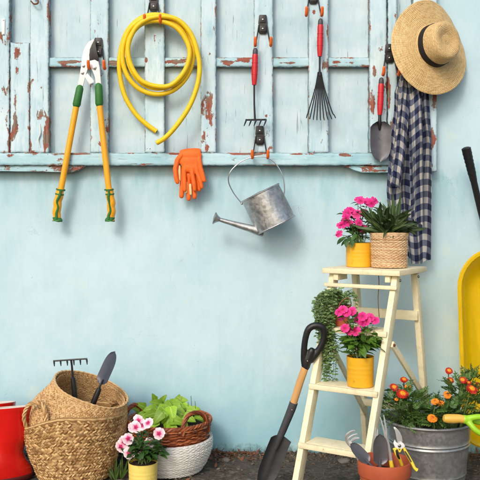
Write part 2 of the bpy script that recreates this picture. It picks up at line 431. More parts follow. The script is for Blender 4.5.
def zincmat(name, c=(.40,.41,.42,1), rough=.42, spangle=1.0, met=.8):
    t = NT(name); v = t.coord()
    vc = t.n('TexVoronoi'); t.put(vc.inputs['Vector'], v); vc.inputs['Scale'].default_value = 95
    g = t.n('RGBToBW'); t.put(g.inputs[0], vc.outputs['Color'])
    n1 = t.noise(v, 14, 7, .65)
    col = t.mix(t.math('MULTIPLY', g, .5*spangle), dk(c, .72), dk(c, 1.25))
    col = t.mix(t.ramp(n1, [(.45, 0), (.7, .75)]), col, dk(c, .38))
    col = t.mix(t.ramp(t.noise(v, 55, 6, .7), [(.60, 0), (.72, .6)]), col, C(196,196,190))
    r = t.math('ADD', t.math('MULTIPLY', g, .16), t.math('MULTIPLY_ADD', n1, .4, rough-.22))
    nb = t.bump(t.noise(v, 12, 3), .25, .004); nb = t.bump(n1, .2, .0008, nb)
    return t.out(col, r, met, nb)
def wickermat(name, c1, c2, c3, rough=.6, var=.3):
    t = NT(name); v = t.coord(); g = t.n('NewGeometry')
    col = t.ramp(g.outputs['Random Per Island'], [(.1, c1), (.5, c2), (.9, c3)])
    col = t.mix(t.ramp(t.noise(v, 55, 6, .7), [(.42, 0), (.72, .42)]), col, c1)
    col = t.mix(t.ramp(t.noise(v, 150, 5, .7), [(.55, 0), (.75, .5)]), col, c3)
    nb = t.bump(t.noise(v, 420, 4, .7), .5, .0012)
    return t.out(col, rough, 0, nb, Specular_IOR_Level=.35)

M = {}
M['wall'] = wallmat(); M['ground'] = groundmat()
M['peel'] = peelmat('peeling blue paint'); M['peel_h'] = peelmat('peeling blue paint on rails', True); M['panel'] = peelmat('faded blue board', light=.95, panel=True)
M['black'] = simple('black powder coat', C(26,26,28), .45, 0, .2, 60, .2, 300)
M['screw'] = simple('bright screw', C(190,190,190), .3, 1, .1)
M['orange_rub'] = simple('orange rubber', C(238,108,36), .5, 0, .08, 60, .15, 300)
M['hose'] = simple('yellow hose', C(236,196,22), .42, 0, .09, 30, .2, 160, spec=.4, dirt=.62, dirtc=C(196,158,30))
M['dark'] = simple('dark hole', C(20,20,18), .9)
M['lop_yel'] = simple('yellow enamelled tube', C(242,168,28), .32, 0, .06, 30, .08, 200, coat=.2)
M['lop_green'] = simple('green rubber', C(46,112,48), .6, 0, .1, 50, .2, 300)
M['lop_white'] = simple('white enamel', C(228,228,226), .35, 0, .05, 40, .08, 200, dirt=.66, dirtc=C(170,166,158))
M['steel'] = simple('worn steel', C(150,150,152), .35, .9, .15, 40, .2, 200)
M['chrome'] = simple('polished steel', C(216,216,216), .22, .55, .08, 40, .1, 120)
M['glove'] = simple('orange latex glove', C(238,106,24), .66, 0, .12, 22, .7, 150, bd=.002, dirt=.63, dirtc=C(206,84,20))
M['glove_in'] = simple('cream knitted cuff', C(230,205,150), .9, 0, .1, 60, .5, 300)
M['red_grip'] = simple('red grip', C(196,28,40), .42, 0, .1, 50, .15, 200)
M['grey_cap'] = simple('grey plastic', C(72,72,76), .5, 0, .1)
M['blade'] = simple('grey painted blade', C(92,92,98), .42, .35, .18, 35, .2, 150, dirt=.62, dirtc=C(60,56,54))
M['spade'] = simple('black painted spade', C(66,67,71), .48, .15, .22, 25, .3, 120, dirt=.60, dirtc=C(84,78,70))
M['straw'] = strawmat('plaited straw', C(180,138,80), C(232,198,138), C(250,228,178), 165, 46)
M['ribbon'] = simple('black grosgrain', C(20,20,22), .75, 0, .15, 80, .4, 500)
M['plaid'] = plaidmat()
M['zinc'] = zincmat('weathered zinc', (.52,.53,.54,1), .40, 1.7, .88); M['bucket'] = zincmat('bucket zinc', (.48,.49,.50,1), .34, .7, .75)
M['wire'] = simple('grey wire', C(176,178,180), .35, .9, .1)
def worn(name, c, wear, dirtc, rough=.45):
    t = NT(name); v = t.coord()
    col = t.ramp(t.noise(v, 7, 5), [(.3, dk(c, .93)), (.7, dk(c, 1.04))])
    gr = t.noise(t.coord(scale=(1,1,.12)), 130, 4, .6)
    col = t.mix(t.ramp(gr, [(.58, 0), (.75, .25)]), col, dk(c, .8))
    col = t.mix(t.ramp(t.noise(v, 26, 8, .72), [(.52, 0), (.66, .6)]), col, dirtc)
    bv = t.n('Bevel', samples=2); bv.inputs['Radius'].default_value = .005
    g = t.n('NewGeometry'); dt = t.n('VectorMath', operation='DOT_PRODUCT'); t.put(dt.inputs[0], bv); t.put(dt.inputs[1], g.outputs['True Normal'])
    e = t.math('SUBTRACT', 1, dt.outputs['Value']); m = t.math('MULTIPLY', t.ramp(e, [(.02, 0), (.10, 1)]), t.ramp(t.noise(v, 48, 7, .75), [(.44, 0), (.54, .85)]))
    chip = t.ramp(t.noise(v, 60, 6, .75), [(.655, 0), (.67, .75)])
    col = t.mix(t.math('MAXIMUM', m, chip), col, wear)
    nb = t.bump(gr, .2, .0008); nb = t.bump(t.noise(v, 80, 5), .25, .0012, nb)
    return t.out(col, t.math('MULTIPLY_ADD', t.noise(v, 15, 4), .25, rough-.1), 0, nb)
M['cream'] = worn('cream gloss paint', C(230,221,186), C(150,128,96), C(200,186,148))
M['pot_yel'] = simple('yellow enamel pot', C(226,170,34), .4, 0, .07, 18, .18, 90, dirt=.60, dirtc=C(190,138,36), rv=.15)
M['pot_pale'] = simple('pale yellow enamel pot', C(234,210,110), .45, 0, .07, 18, .18, 90, dirt=.60, dirtc=C(206,178,92), rv=.15)
M['terra'] = simple('terracotta', C(172,82,50), .62, 0, .14, 14, .3, 110, dirt=.64, dirtc=C(196,132,100))
M['soil'] = simple('potting soil', C(44,32,24), .95, 0, .4, 90, 1, 90, bd=.01)
M['wick_tan'] = wickermat('tan wicker', C(178,138,98), C(214,180,138), C(232,206,170))
M['wick_brown'] = wickermat('brown willow', C(92,44,24), C(142,74,40), C(178,102,60), .45)
M['seagrass'] = wickermat('seagrass', C(130,93,51), C(184,144,92), C(218,184,132))
M['belly'] = wickermat('pale seagrass', C(164,124,78), C(200,162,112), C(218,186,138))
M['liner'] = simple('brown straw liner', C(104,76,44), .8, 0, .25, 30, .6, 120)  # even brown shell inside the open weave
M['white_weave'] = wickermat('white cotton rope', C(206,204,198), C(224,222,216), C(234,233,228), .85)
M['boot'] = simple('red rubber boot', C(204,22,16), .22, 0, .08, 12, .2, 40, coat=.3, rv=.1, dirt=.64, dirtc=C(168,40,28))
M['boot_in'] = simple('cream boot lining', C(206,192,182), .85, 0, .1)
M['sole'] = simple('dark sole', C(80,14,12), .6)
M['barrow'] = simple('yellow barrow enamel', C(248,214,8), .3, 0, .05, 10, .15, 40, coat=.1, rv=.12, dirt=.64, dirtc=C(222,184,24))
M['tyre'] = simple('black tyre', C(24,24,24), .8)
M['ash'] = simple('varnished ash', C(206,158,100), .42, 0, .14, 40, .25, 60, sc=(1,1,.12))
M['wood_h'] = simple('turned wooden handle', C(216,172,74), .4, 0, .12, 50, .2, 90, sc=(.2,1,1))
M['lime'] = simple('lime enamel', C(150,200,40), .38, 0, .06, 30, .08, 120)
M['cut_yel'] = simple('yellow secateur grip', C(232,200,50), .45, 0, .08)
M['twine'] = simple('brown twine', C(122,84,52), .9, 0, .25, 90, .6, 300)
M['rust'] = simple('rusty iron', C(112,70,46), .75, .4, .3, 60, .5, 200)
M['stone'] = simple('grey stone', C(112,108,102), .9, 0, .25, 12, .8, 60, bd=.006)
M['l_dark'] = leafmat('periwinkle leaf', C(40,74,30), C(66,104,42), .42)
M['l_mid'] = leafmat('busy lizzie leaf', C(58,98,34), C(104,146,52), .42)
M['l_lance'] = leafmat('dark lance leaf', C(36,58,34), C(68,92,50), .42, .15, .4, C(128,148,98))
M['l_lime'] = leafmat('lime leaf', C(96,142,24), C(150,188,44), .45, .28, .36, C(176,204,90))
M['l_mari'] = leafmat('marigold leaf', C(54,86,38), C(96,130,60), .55)
M['l_trail'] = leafmat('trailing leaf', C(66,98,48), C(118,144,86), .5, .15, .35)
M['l_grass'] = leafmat('weed leaf', C(58,92,34), C(92,122,48), .5)
M['litter'] = simple('dead leaves', C(104,66,46), .9, 0, .35, 60, .4, 150, island=.6)
M['stem'] = simple('green stem', C(82,108,50), .6, 0, .2)
M['p_pink'] = petalmat('magenta petal', [(0, C(120,6,50)), (.2, C(206,16,104)), (.6, C(232,34,138)), (1, C(242,70,160))])
M['p_white'] = petalmat('pink and white petal', [(0, C(190,10,90)), (.26, C(214,40,120)), (.46, C(244,190,212)), (.75, C(250,228,236)), (1, C(252,238,242))])
M['p_mari'] = petalmat('red and yellow petal', [(0, C(236,150,16)), (.34, C(244,170,20)), (.46, C(206,60,16)), (.8, C(160,18,16)), (1, C(206,70,20))], .12, .5)
M['p_orng'] = petalmat('orange petal', [(0, C(180,70,14)), (.4, C(232,136,20)), (.8, C(240,150,24)), (1, C(206,74,22))], .12, .5)
M['slate'] = simple('slate grey blade', C(62,66,80), .42, .2, .14, 40, .2, 150)
M['grit'] = simple('grit', C(92,82,70), .9, 0, .3, 60, .6, 120, island=.5)
# ------------------------------------------------------------------ setting
def nz(p, s=1, o=0): return noise.noise(Vector(p)*s+Vector((o, o*1.7, o*.3)))
def fbm(p, s=1, o=0): return sum(nz(p, s*2**k, o+k*3.1)/2**k for k in range(4))
def ground_z(x, y):
    if not (-2 < x < 2.2 and -1.6 < y < .2): return -.006
    h = -.007+.006*fbm((x, y, 0), 9)
    w = math.exp(-((y+.012)/.035)**2)*(.010+.014*max(0, nz((x, y, 0), 6, 4)+.35))
    return min(h, -.001)+w
def axis(a, b, s, lim):
    v = [a+(b-a)*i/s for i in range(s+1)]; st = (b-a)/s
    lo = hi = st; L = []; x = a
    while x > -lim: lo *= 1.6; x -= lo; L.insert(0, x)
    x = b; Hh = []
    while x < lim: hi *= 1.6; x += hi; Hh.append(x)
    return L+v+Hh
xs = axis(-1.4, 1.7, 240, 70); ys = [y for y in axis(-1.0, .03, 90, 70) if y <= .2]
bm = B(); gv = [[bm.verts.new((x, y, ground_z(x, y))) for x in xs] for y in ys]
for j in range(len(ys)-1):
    for i in range(len(xs)-1): bm.faces.new((gv[j][i], gv[j][i+1], gv[j+1][i+1], gv[j+1][i]))
o = obj('ground', bm, M['ground']); o['kind'] = 'structure'
bm = B(); box(bm, (0, .09, 1.3), (9, .18, 2.9))
tag(obj('wall', bm, M['wall'], None, False), 'pale blue painted plaster wall with stains and painted shade below the shutter, stained foot', 'wall')

# ------------------------------------------------------------------ shutter
def plank(x0, y0, x1, y1, d, th, patches=(), edge=.42, res=.0055, jag=.0022, seed=0, base=-.10):
    a = P(x0, y1, d); b = P(x1, y0, d); bm = B(); lay = bm.verts.layers.float.new('peel'); lrim = bm.verts.layers.float.new('rim')
    nx = max(3, int((b.x-a.x)/res)); nzz = max(3, int((b.z-a.z)/res)); g = []
    for j in range(nzz+1):
        row = []
        for i in range(nx+1):
            x = a.x+(b.x-a.x)*i/nx; z = a.z+(b.z-a.z)*j/nzz
            de = min(x-a.x, b.x-x, z-a.z, b.z-z); y = -d
            if de < .0001: y += .0025
            y += .0011*nz((x*1.0, seed, z*.4), 40)
            dx = jag*nz((x, z, seed), 55, seed) if i in (0, nx) else 0
            dz = jag*nz((z, x, seed), 55, seed+3) if j in (0, nzz) else 0
            v = bm.verts.new((x+dx, y, z+dz)); pl = edge*max(0, 1-de/.010)*(.6+nz((x, z, seed), 16, 2)*.9)+base
            px = 240+x/K(d); py = H0+(CH-z)/K(d)
            for (cx, cy, rx, ry, s) in patches:
                q = ((px-cx)/rx)**2+((py-cy)/ry)**2
                pl += s*1.25*max(0, 1.2-q**.5)
            v[lay] = pl; v[lrim] = max(0, 1-max(0, de)/.006) if edge else 0; row.append(v)
        g.append(row)
    for j in range(nzz):
        for i in range(nx): bm.faces.new((g[j][i], g[j][i+1], g[j+1][i+1], g[j+1][i]))
    loop = g[0]+[r[-1] for r in g[1:]]+g[-1][-2::-1]+[r[0] for r in g[-2:0:-1]]
    back = [bm.verts.new((v.co.x, -d+th, v.co.z)) for v in loop]
    for v, w in zip(loop, back): w[lay] = v[lay]*.8; w[lrim] = 1
    n = len(loop)
    for i in range(n): bm.faces.new((loop[i], loop[(i+1)%n], back[(i+1)%n], back[i]))
    return bm
sh = thing('wooden_shutter', 'big old slatted wooden shutter with peeling pale blue paint fixed to the wall', 'shutter', P(190, 172, 0))
bd = plank(-170, -70, 424, 153, .014, .011, edge=0, res=.02, jag=0, seed=1, base=-.42)
obj('back_board', bd, M['panel'], sh)
BAT = [(-150,-70,-128,152.5,()), (-96,-70,-76,152.5,()), (-44,-70,-24,152.5,()),
       (-12,-70,9.2,152.5,((1,35,2,6,.5),(7,120,2,12,.4),(3,90,2,5,.45))),
       (10.2,42.5,29.3,152.5,((17,54,4,8,.65),(17,70,2,6,.6),(15.5,100,1.6,14,.5),(16,122,4,13,.75),(13,134,3,8,.7))),
       (29.9,-70,48.5,152.5,((41,115,5,9,.85),(46,135,3.5,22,.85),(48,20,1.5,10,.4))),
       (90,-70,108.3,152.5,((107,130,2,8,.5),(105,118,2,4,.4),(100,144,3,3,.35))),
       (144.5,-70,164.5,152.5,((146,60,1.5,3,.6),(150,149,3,2,.4))),
       (200.5,-70,216,152.5,((208,108,6,19,.72),(203,138,2,7,.7),(210,55,1.5,3,.6),(214,28,1.2,6,.5),(207,148,3,4,.5))),
       (254,-70,273,152.5,((266,116,2,2,.5),(270,148,3,3,.5))),
       (308.5,-70,328.5,152.5,((325,68,4,9,.45),(314,12,2,3,.6),(327,25,1.5,10,.4),(312,44,1.5,8,.35))),
       (369.5,-70,386.8,152.5,((375,72,3,8,.7),(373,105,2.5,18,.75),(380,50,3,4,.4),(384,100,2,20,.45))),
       (387.8,-70,397,152.5,((389,90,2,26,.6),(392,125,3,14,.5))),
       (413,-70,437,171.5,((433,140,4,14,.75),(434,100,3,12,.6),(430,165,5,4,.5)))]
for i, (x0, y0, x1, y1, pt) in enumerate(BAT):
    obj('batten', plank(x0, y0, x1, y1, .058+.0012*(i % 3), .044+.0012*(i % 3), pt, seed=i*3+5), M['peel'], sh)
obj('rail', plank(-170, 57.3, 412.4, 66.6, .050, .0358, ((60,63,8,3,.3),(72,61.5,14,2,.75),(112,63,8,3,.8),(178,62,12,3,.8),(228,63,10,2.6,.8),(243,61,8,3,.6),(285,63,14,2,.75),(350,63,10,2,.4),(336,62,6,2,.5)), edge=.55, seed=60), M['peel_h'], sh)
obj('rail', plank(-170, -69, 412.4, -56, .042, .0278, (), seed=61), M['peel_h'], sh)
obj('bottom_rail', plank(-170, 152.8, 412.4, 165.2, .068, .0675, ((10,156,4,2,.6),(75,154,22,1.2,.8),(180,153.5,14,1.6,.8),(245,154,20,1.6,.8),(300,154,14,1.4,.6),(345,155,8,2,.6),(60,160,5,2,.35),(150,164,30,1.2,.3)), edge=.42, seed=62), M['peel_h'], sh)
# loose strips under the bottom rail: pointed ends
for k, (pxs, pts) in enumerate((
    ([(-170,166.0),(87,166.0),(83,169.5),(73,173),(36,172.0),(-170,170.5)], 0),
    ([(342,166.3),(412.2,166.3),(412.2,173),(360,173.2),(352,170.5)], 1))):
    bm = pxplate(B(), pxs, .002, .052, .002); lay = bm.verts.layers.float.new('peel')
    bmesh.ops.triangulate(bm, faces=[f for f in bm.faces if len(f.verts) > 4])
    bmesh.ops.subdivide_edges(bm, edges=[e for e in bm.edges if e.calc_length() > .05], cuts=24)
    for v in bm.verts:
        px = 240+v.co.x/K(.03); v[lay] = .22+.5*nz(v.co, 14, k)+(.25 if 36 < px < 88 else 0); v.co.z += .0015*nz(v.co, 40)
    obj('lower_strip', bm, M['peel_h'], sh, True)
# remnants of ironwork
bm = B(); box(bm, P(3.4, 27, .060), (.014, .006, .07), None, .002); ball(bm, P(3.4,20,.064), .003); ball(bm, P(3.4,34,.064), .003)
obj('hinge', bm, M['lop_white'], sh)
bm = B(); tube(bm, catmull([P(40,124,.058), P(40.5,133,.064), P(38.5,140,.064), P(40.5,147,.060)], 5), [.006,.007,.005,.003], 8, flat=.5)
obj('latch', bm, M['lop_white'], sh)
bm = B(); tube(bm, [P(35,-3,.055), P(35,-1,.075)], .004, 8); tube(bm, catmull([P(31,1,.075),P(34,4,.085),P(38,3,.085),P(37,-2,.078),P(33,-2,.075)], 4), .0035, 6)
obj('rusty_nail', bm, M['rust'], sh)

# ------------------------------------------------------------------ double hooks
kk = K(.065)
def make_hook():
    t = thing('double_hook', 'hook', 'hook', (0,0,0), 'black double hooks screwed to the shutter')
    q = lambda x, y, dd: Vector((x*kk, -dd, -y*kk))
    bm = B()
    out = [(-3.2,-9.6),(3.2,-9.6),(3.8,-8.6),(4.6,-1.2),(3.7,0),(4.8,1.2),(4.4,7.6),(2.6,9.4),(-2.6,9.4),(-4.4,7.6),(-4.8,1.2),(-3.7,0),(-4.6,-1.2),(-3.8,-8.6)]
    plate(bm, [q(x, y, 0) for x, y in out], 0, .006, .0015)
    box(bm, q(0,-4.4,.007), (.026,.004,.026), None, .001); box(bm, q(0,4.6,.007), (.028,.004,.026), None, .001)
    obj('back_plate', bm, M['black'], t)
    for y in (-4.6, 4.6):
        bm = B(); ball(bm, q(0, y, .0095), .0048, (1,.5,1)); obj('screw', bm, M['screw'], t)
    for s in (-1, 1):
        bm = B(); pts = catmull([q(4.0*s,1,.008), q(5.2*s,9,.013), q(6.8*s,18,.017), q(7.6*s,21.5,.026), q(7.7*s,22.8,.041), q(7.7*s,21.2,.053), q(7.7*s,18.4,.060)], 5)
        tube(bm, pts, .0030, 8); pr = obj('prong', bm, M['black'], t)
        bm = B(); capsule(bm, catmull([q(7.6*s,21.8,.031), q(7.7*s,22.8,.041), q(7.7*s,21.2,.053), q(7.7*s,16.6,.063)], 5), [.0068,.0072,.0072,.0066], 10)
        obj('rubber_tip', bm, M['orange_rub'], pr)
    return t
hook0 = make_hook()
for k, (x, y, lb) in enumerate(((98.5,47.5,'black double hook with orange tips carrying the yellow handled loppers'),
    (153.8,2.2,'black double hook with orange tips carrying the coiled yellow hose'),
    (262.8,24.6,'black double hook with orange tips carrying the red handled hand rake'),
    (313.2,-5.2,'black double hook with orange tips holding the fan rake, cut by the picture edge'),
    (259.8,135.6,'black double hook with orange tips carrying the zinc watering can'),
    (389.2,53.6,'black double hook with orange tips beside the hat, carrying the red handled trowel'))):
    h = hook0 if k == 0 else copy_tree(hook0)
    h.location = P(x, y, .0615); h['label'] = lb

# ------------------------------------------------------------------ loppers
lo = thing('loppers', 'open loppers with long yellow handles, green grips and white and black jaws', 'loppers', P(85,140,.09))
q4 = lambda L, d: [P(x/4, y/4, d) for x, y in L]
bm = plate(B(), q4([(376,156),(356,168),(342,188),(333,210),(328,235),(326,262),(320,300),(314,332),(309,362),(329,364),(336,332),(345,298),(352,274),(360,250),(357,225),(360,200),(366,180),(378,165)], .081), .081, .007, .0015)
obj('hook_jaw', bm, M['lop_white'], lo)
bm = plate(B(), q4([(382,150),(372,172),(362,195),(357,220),(359,240),(368,247),(384,248),(396,240),(393,222),(386,205),(384,180)], .0885), .0885, .005, .0015)
obj('blade', bm, M['black'], lo)
bm = plate(B(), q4([(360,244),(380,240),(395,248),(399,270),(403,310),(407,358),(386,360),(382,315),(376,292),(362,270)], .094), .094, .007, .0015)
obj('arm', bm, M['lop_white'], lo)
bm = plate(B(), q4([(338,306),(350,294),(377,324),(373,339),(360,340)], .1015), .1015, .005, .001)
obj('link', bm, M['lop_white'], lo)
for x, y, dd, r in ((334,264,.089,.006),(330,292,.089,.006),(378,272,.102,.0075),(366,334,.1075,.006)):
    bm = B(); box(bm, P(x/4, y/4, dd), (r*2, .004, r*2), Matrix.Rotation(.5,3,'Y'), .0025); ball(bm, P(x/4, y/4, dd+.003), r*.45, (1,.5,1)); obj('bolt', bm, M['steel'], lo)
for k, (a, b, c, e, dd, sg) in enumerate((((79.8,88.5),(76.6,104.5),(60.9,190),(56.5,221),.086,-1), ((98.6,86.5),(99.3,103.5),(108.9,190),(110.8,221),.096,1))):
    bm = B(); tube(bm, [P(*b,dd), P(*c,dd-.006)], .0135, 14); h = obj('handle', bm, M['lop_yel'], lo)
    bm = B(); capsule(bm, [P(*a,dd), P(*b,dd)], [.0165,.0178], 14); obj('sleeve', bm, M['lop_green'], h)
    A, Z = P(c[0], c[1]-1, dd-.006), P(*e, dd-.020); ax = (Z-A); side = Vector((sg,0,0))
    gp = [A+ax*t+side*(.006*math.sin(PI*min(1, t*1.05))+.0016*math.sin(t*20)) for t in [i/16 for i in range(17)]]
    bm = B(); tube(bm, gp, [.0165,.0175,.019,.0178,.0192,.0178,.0192,.0182,.0175,.0165], 14); obj('grip', bm, M['lop_yel'], h)
    bm = B()
    for t, r in ((.02,.0208),(.16,.0196)): tube(bm, [A+ax*(t-.022)+side*.006*math.sin(PI*t), A+ax*(t+.022)+side*.006*math.sin(PI*t)], r, 14)
    tube(bm, [A+ax*.86+side*.004, A+ax*.90+side*.002, A+ax*.945-side*.002, A+ax*.985-side*.004, A+ax*1.0-side*.004, A+ax*1.005-side*.004], [.0176,.0188,.0205,.0250,.0245,.019], 16, flat=.9)
    st = [g+Vector((-sg*.004+.003*math.sin(i*.8),-.0175,0)) for i, g in enumerate(gp)]
    tube(bm, st[1:-1], [.005,.007,.0055,.004,.005,.006,.007], 8)
    obj('grip_trim', bm, M['lop_green'], h)

# ------------------------------------------------------------------ hose
keys = [(156.6,131.5),(146,124),(135,113),(124.5,95),(119.5,72),(120.5,52),(127,32),(140,18.5),(155,14.8),(172,18),(185,29),(192.5,46),(192.5,62),(186,78),(173,90.5),(157,94.3),(141,90),(129,78.5),(122.8,62),(123.5,45),(130,29),(143,19),(158,17.4),(175,23.5),(186,38),(190,54),(187,70),(177,83),(160,88.3),(144,84.5),(132.5,72),(127.6,56),(129.5,39),(138,26.5),(150,21.3),(164,21.8),(178,29),(187.5,43),(189.5,56),(184,72),(171,85),(156,86.2),(140.5,80),(130.5,64),(128.2,46),(135,29),(147,19.5),(162,16.6),(178,20),(191,34),(198,55),(199.5,72),(196,90),(188.5,108),(177,125),(166,137),(156.4,143.2)]
n = len(keys); pts = []
for i, (x, y) in enumerate(keys):
    t = i/(n-1); d = .072+.052*t
    if i < 3: d -= .0
    pts.append(P(x, y, d))
cv = catmull(pts, 7)
bm = B(); tube(bm, cv, .0106, 12); hs = tag(obj('garden_hose', bm, M['hose'], None, loc=P(158,70,.09)), 'yellow garden hose coiled in loops with both cut ends hanging down', 'hose')
for e0, e1 in ((cv[0], cv[1]), (cv[-1], cv[-2])):
    bm = B(); dd = (e0-e1).normalized(); tube(bm, [e0+dd*.0003, e0+dd*.0009], .0066, 12)
    obj('hose_bore', bm, M['dark'], hs)

# ------------------------------------------------------------------ red handled tools
def red_handle(t, x0, y0, x1, y1, dd, cap=3.5):
    a, b = P(x0, y0, dd), P(x1, y1, dd); ax = b-a
    bm = B(); tube(bm, [a+ax*f for f in (0,.05,.12,.3,.55,.8,.93,1)], [.010,.0125,.0132,.0128,.0138,.0125,.0105,.0095], 14); h = obj('handle', bm, M['red_grip'], t)
    bm = B(); capsule(bm, [a-ax.normalized()*cap*kk*.9, a+ax*.02], [.0108,.0118], 12); obj('end_cap', bm, M['grey_cap'], h)
    bm = B()
    for f in (.3,.42,.54,.66):
        tube(bm, [a+ax*(f-.012), a+ax*(f+.012)], .0141, 14)
    obj('grip_ring', bm, M['red_grip'], h)
hr = thing('hand_rake', 'red handled hand rake with five short bent tines hanging head down', 'hand rake', P(255,85,.09))
red_handle(hr, 255.2,53.5, 254.2,85, .098)
bm = B(); tube(bm, catmull([P(254.2,84,.098), P(254.3,104,.098), P(255,119.5,.096)], 4), [.0042,.0040,.0046], 10); obj('shaft', bm, M['black'], hr)
bm = B(); tube(bm, [P(245.5,119.9,.096), P(266.5,119.6,.096)], .0040, 8)
for k in range(5):
    x = 246.2+4.95*k; tube(bm, catmull([P(x,119.7,.096), P(x-.2,120.8,.108), P(x-1.0,123,.124), P(x-2.2,126,.132)], 4), [.0038,.0038,.0034,.0016], 8)
obj('rake_head', bm, M['black'], hr)
fr = thing('fan_rake', 'red handled fan rake with black wire tines spread downwards', 'fan rake', P(320,70,.09))
red_handle(fr, 320.5,24, 319.8,56.5, .098)
bm = B(); tube(bm, [P(319.8,56,.098), P(319.7,68,.098), P(319.6,76,.098)], [.0065,.0058,.0095], 10, flat=.7); obj('ferrule', bm, M['black'], fr)
for k in range(9):
    f = (k-4)/4; e = P(320.3+13.6*f+.4*f*f, 117.5-2.2*f*f, .102)
    bm = B(); tube(bm, catmull([P(319.6+f*1.5,72,.0985+.001*k), P(319.8+4.6*f,88,.099), P(320.2+11.6*f,111,.101), e, e+Vector((.004*f,-.012,-.013))], 5), [.0026,.0026,.0026,.0026,.002], 7)
    obj('tine', bm, M['black'], fr)
tr = thing('hand_trowel', 'red handled trowel with dished grey blade hanging beside the checked shirt', 'trowel', P(380,115,.09))
red_handle(tr, 381.2,83, 379.8,115, .098)
bm = B(); tube(bm, catmull([P(379.8,114,.098), P(379.7,120,.1), P(379.6,130,.093)], 4), [.0085,.0068,.0085,.004], 10); obj('neck', bm, M['black'], tr)
def trowel_blade(pt, L, W, n=14, m=8, dish=.2, th=.0018, tip=.75):
    """pt(u, v, h) -> world; u across in metres, v along 0..L, h out of the blade"""
    bm = B(); rows = [[], []]
    for side in (0, 1):
        for i in range(n+1):
            t = i/n
            w = W/2*(min(1, .62+t*2.6)*(1-max(0, (t-.5)/.5)**2.6*1.0)**.62 if t < 1 else .02)
            if t < .08: w *= .55+.45*t/.08
            r = []
            for j in range(m+1):
                u = (j/m*2-1); h = dish*W*(u*u)*(1-.55*t)-dish*W*.2*math.exp(-(u*3.2)**2)*(1-t)
                r.append(bm.verts.new(pt(u*w, t*L, h-(th if side else 0))))
            rows[side].append(r)
    for side in (0, 1):
        for i in range(n):
            for j in range(m):
                a = rows[side]; bm.faces.new((a[i][j], a[i][j+1], a[i+1][j+1], a[i+1][j]))
    for i in range(n):
        for j in (0, m):
            a, b = rows; bm.faces.new((a[i][j], a[i+1][j], b[i+1][j], b[i][j]))
    for j in range(m):
        for i in (0, n):
            a, b = rows; bm.faces.new((a[i][j], a[i][j+1], b[i][j+1], b[i][j]))
    return bm
o0 = P(379.8, 122, .082)
obj('blade', trowel_blade(lambda u, v, h: o0+Vector((u-.003*v, -h-.010-.03*v, -v)), .178, .092), M['blade'], tr)

# ------------------------------------------------------------------ gloves
def glove(d, fingers, palm, thick=.55):
    bm = B()
    for pts, r in fingers: capsule(bm, [P(x, y, d+dz) for x, y, dz in pts], r, 10)
    for (x, y, rx, ry) in palm: ball(bm, P(x, y, d), 1, (rx*kk, .013, ry*kk), 20, 12)
    return remesh(bm, .0019, 4)
g1 = glove(.079, [([(187,158,0),(184,172,.002),(184.6,183,.004),(184.8,190,.002)],[.0108,.0106,.0100,.0090]),
    ([(191,158,0),(192.2,174,.004),(194,184,.007),(194.7,189.6,.004)],[.0112,.0106,.0100,.0089]),
    ([(195,158,0),(197,172,.003),(200.4,181,.006),(201.7,187,.004)],[.011,.0104,.0097,.0088]),
    ([(199,157,0),(200.6,168,.001),(203.2,176,.002),(204.4,180.5,.001)],[.0105,.0102,.0094,.0085]),
    ([(182,154.5,0),(177.6,160,.001),(175.3,169,.004),(176.2,178,.006),(177.3,182,.005)],[.0125,.0122,.0115,.0105,.0098])],
    [(190.5,161,11,9),(190.5,155,11.6,5.5),(191,167,9.5,6)])
tg = thing('work_glove', 'front orange rubber coated work glove with fingers hanging down, thumb at left', 'glove', P(190,152,.08), 'pair of orange gloves hung over the shutter rail')
obj('glove_shell', g1, M['glove'], tg, 'all')
bm = B(); tube(bm, [P(190.2,152.5,.0785), P(190.2,150.6,.076), P(190.2,149.9,.070), P(190.2,149.9,.062)], [.0465,.046,.0445,.043], 24, flat=.16, up=(0,1,0)); bm2 = bm
obj('cuff', bm, M['glove'], tg)
tg = thing('work_glove', 'rear orange work glove with cream knitted back, fingertips showing below the front one', 'glove', P(190,160,.066), 'pair of orange gloves hung over the shutter rail')
g2 = glove(.064, [([(184,166,.002),(182.5,180,0),(181.5,196,.0)],[.0112,.0116,.0112]), ([(189,166,.002),(188.6,184,0),(188.8,198.6,.0)],[.0115,.0115,.0108]),
    ([(193.5,166,.002),(194.4,184,0),(194.6,197,0)],[.011,.011,.0104]), ([(197,166,.002),(198.5,180,0),(199.2,189.5,0)],[.0105,.0105,.0098])], [(190,168.6,9.5,4.5),(190,175,8.6,5)])
obj('glove_shell', g2, M['glove'], tg, 'all')
bm = B()
for pts in ([(179.3,166.5),(179.6,180)], [(190.3,185),(190.8,194)], [(186.2,183),(186.0,192)]): capsule(bm, [P(x, y, .0755) for x, y in pts], [.0062,.0058], 8)
obj('knitted_back', bm, M['glove_in'], tg)

# ------------------------------------------------------------------ straw hat
hc = P(433.5, 46.5, .135); ax = Vector((math.sin(math.radians(24)), -math.cos(math.radians(24)), .11)).normalized()
HM = Matrix.Translation(hc) @ basis(ax, (.1,0,1)).to_4x4()
ht = thing('straw_hat', 'wide brimmed straw hat with black ribbon hanging over the checked shirt', 'hat', hc)
def hw(ph, r, z):
    k = max(0, (r-.085)/.115); sx = 1+.035*math.cos(2*ph)
    return r*sx, z+k*k*(.016*math.sin(2*ph+.6)+.008*math.sin(3*ph+1))-.018*k*k+.0009*math.sin(17*ph)*k
prof = [(.0,.088),(.008,.0885),(.020,.090),(.035,.094),(.048,.098),(.060,.1),(.068,.0985),(.0755,.094),(.080,.086),(.083,.074),(.0855,.055),(.0872,.03),(.089,.010),(.092,.004),(.098,.001)]
prof += [(.098+.0034*i, .001-.00012*i) for i in range(1, 31)]
top = len(prof); e = prof[-1]
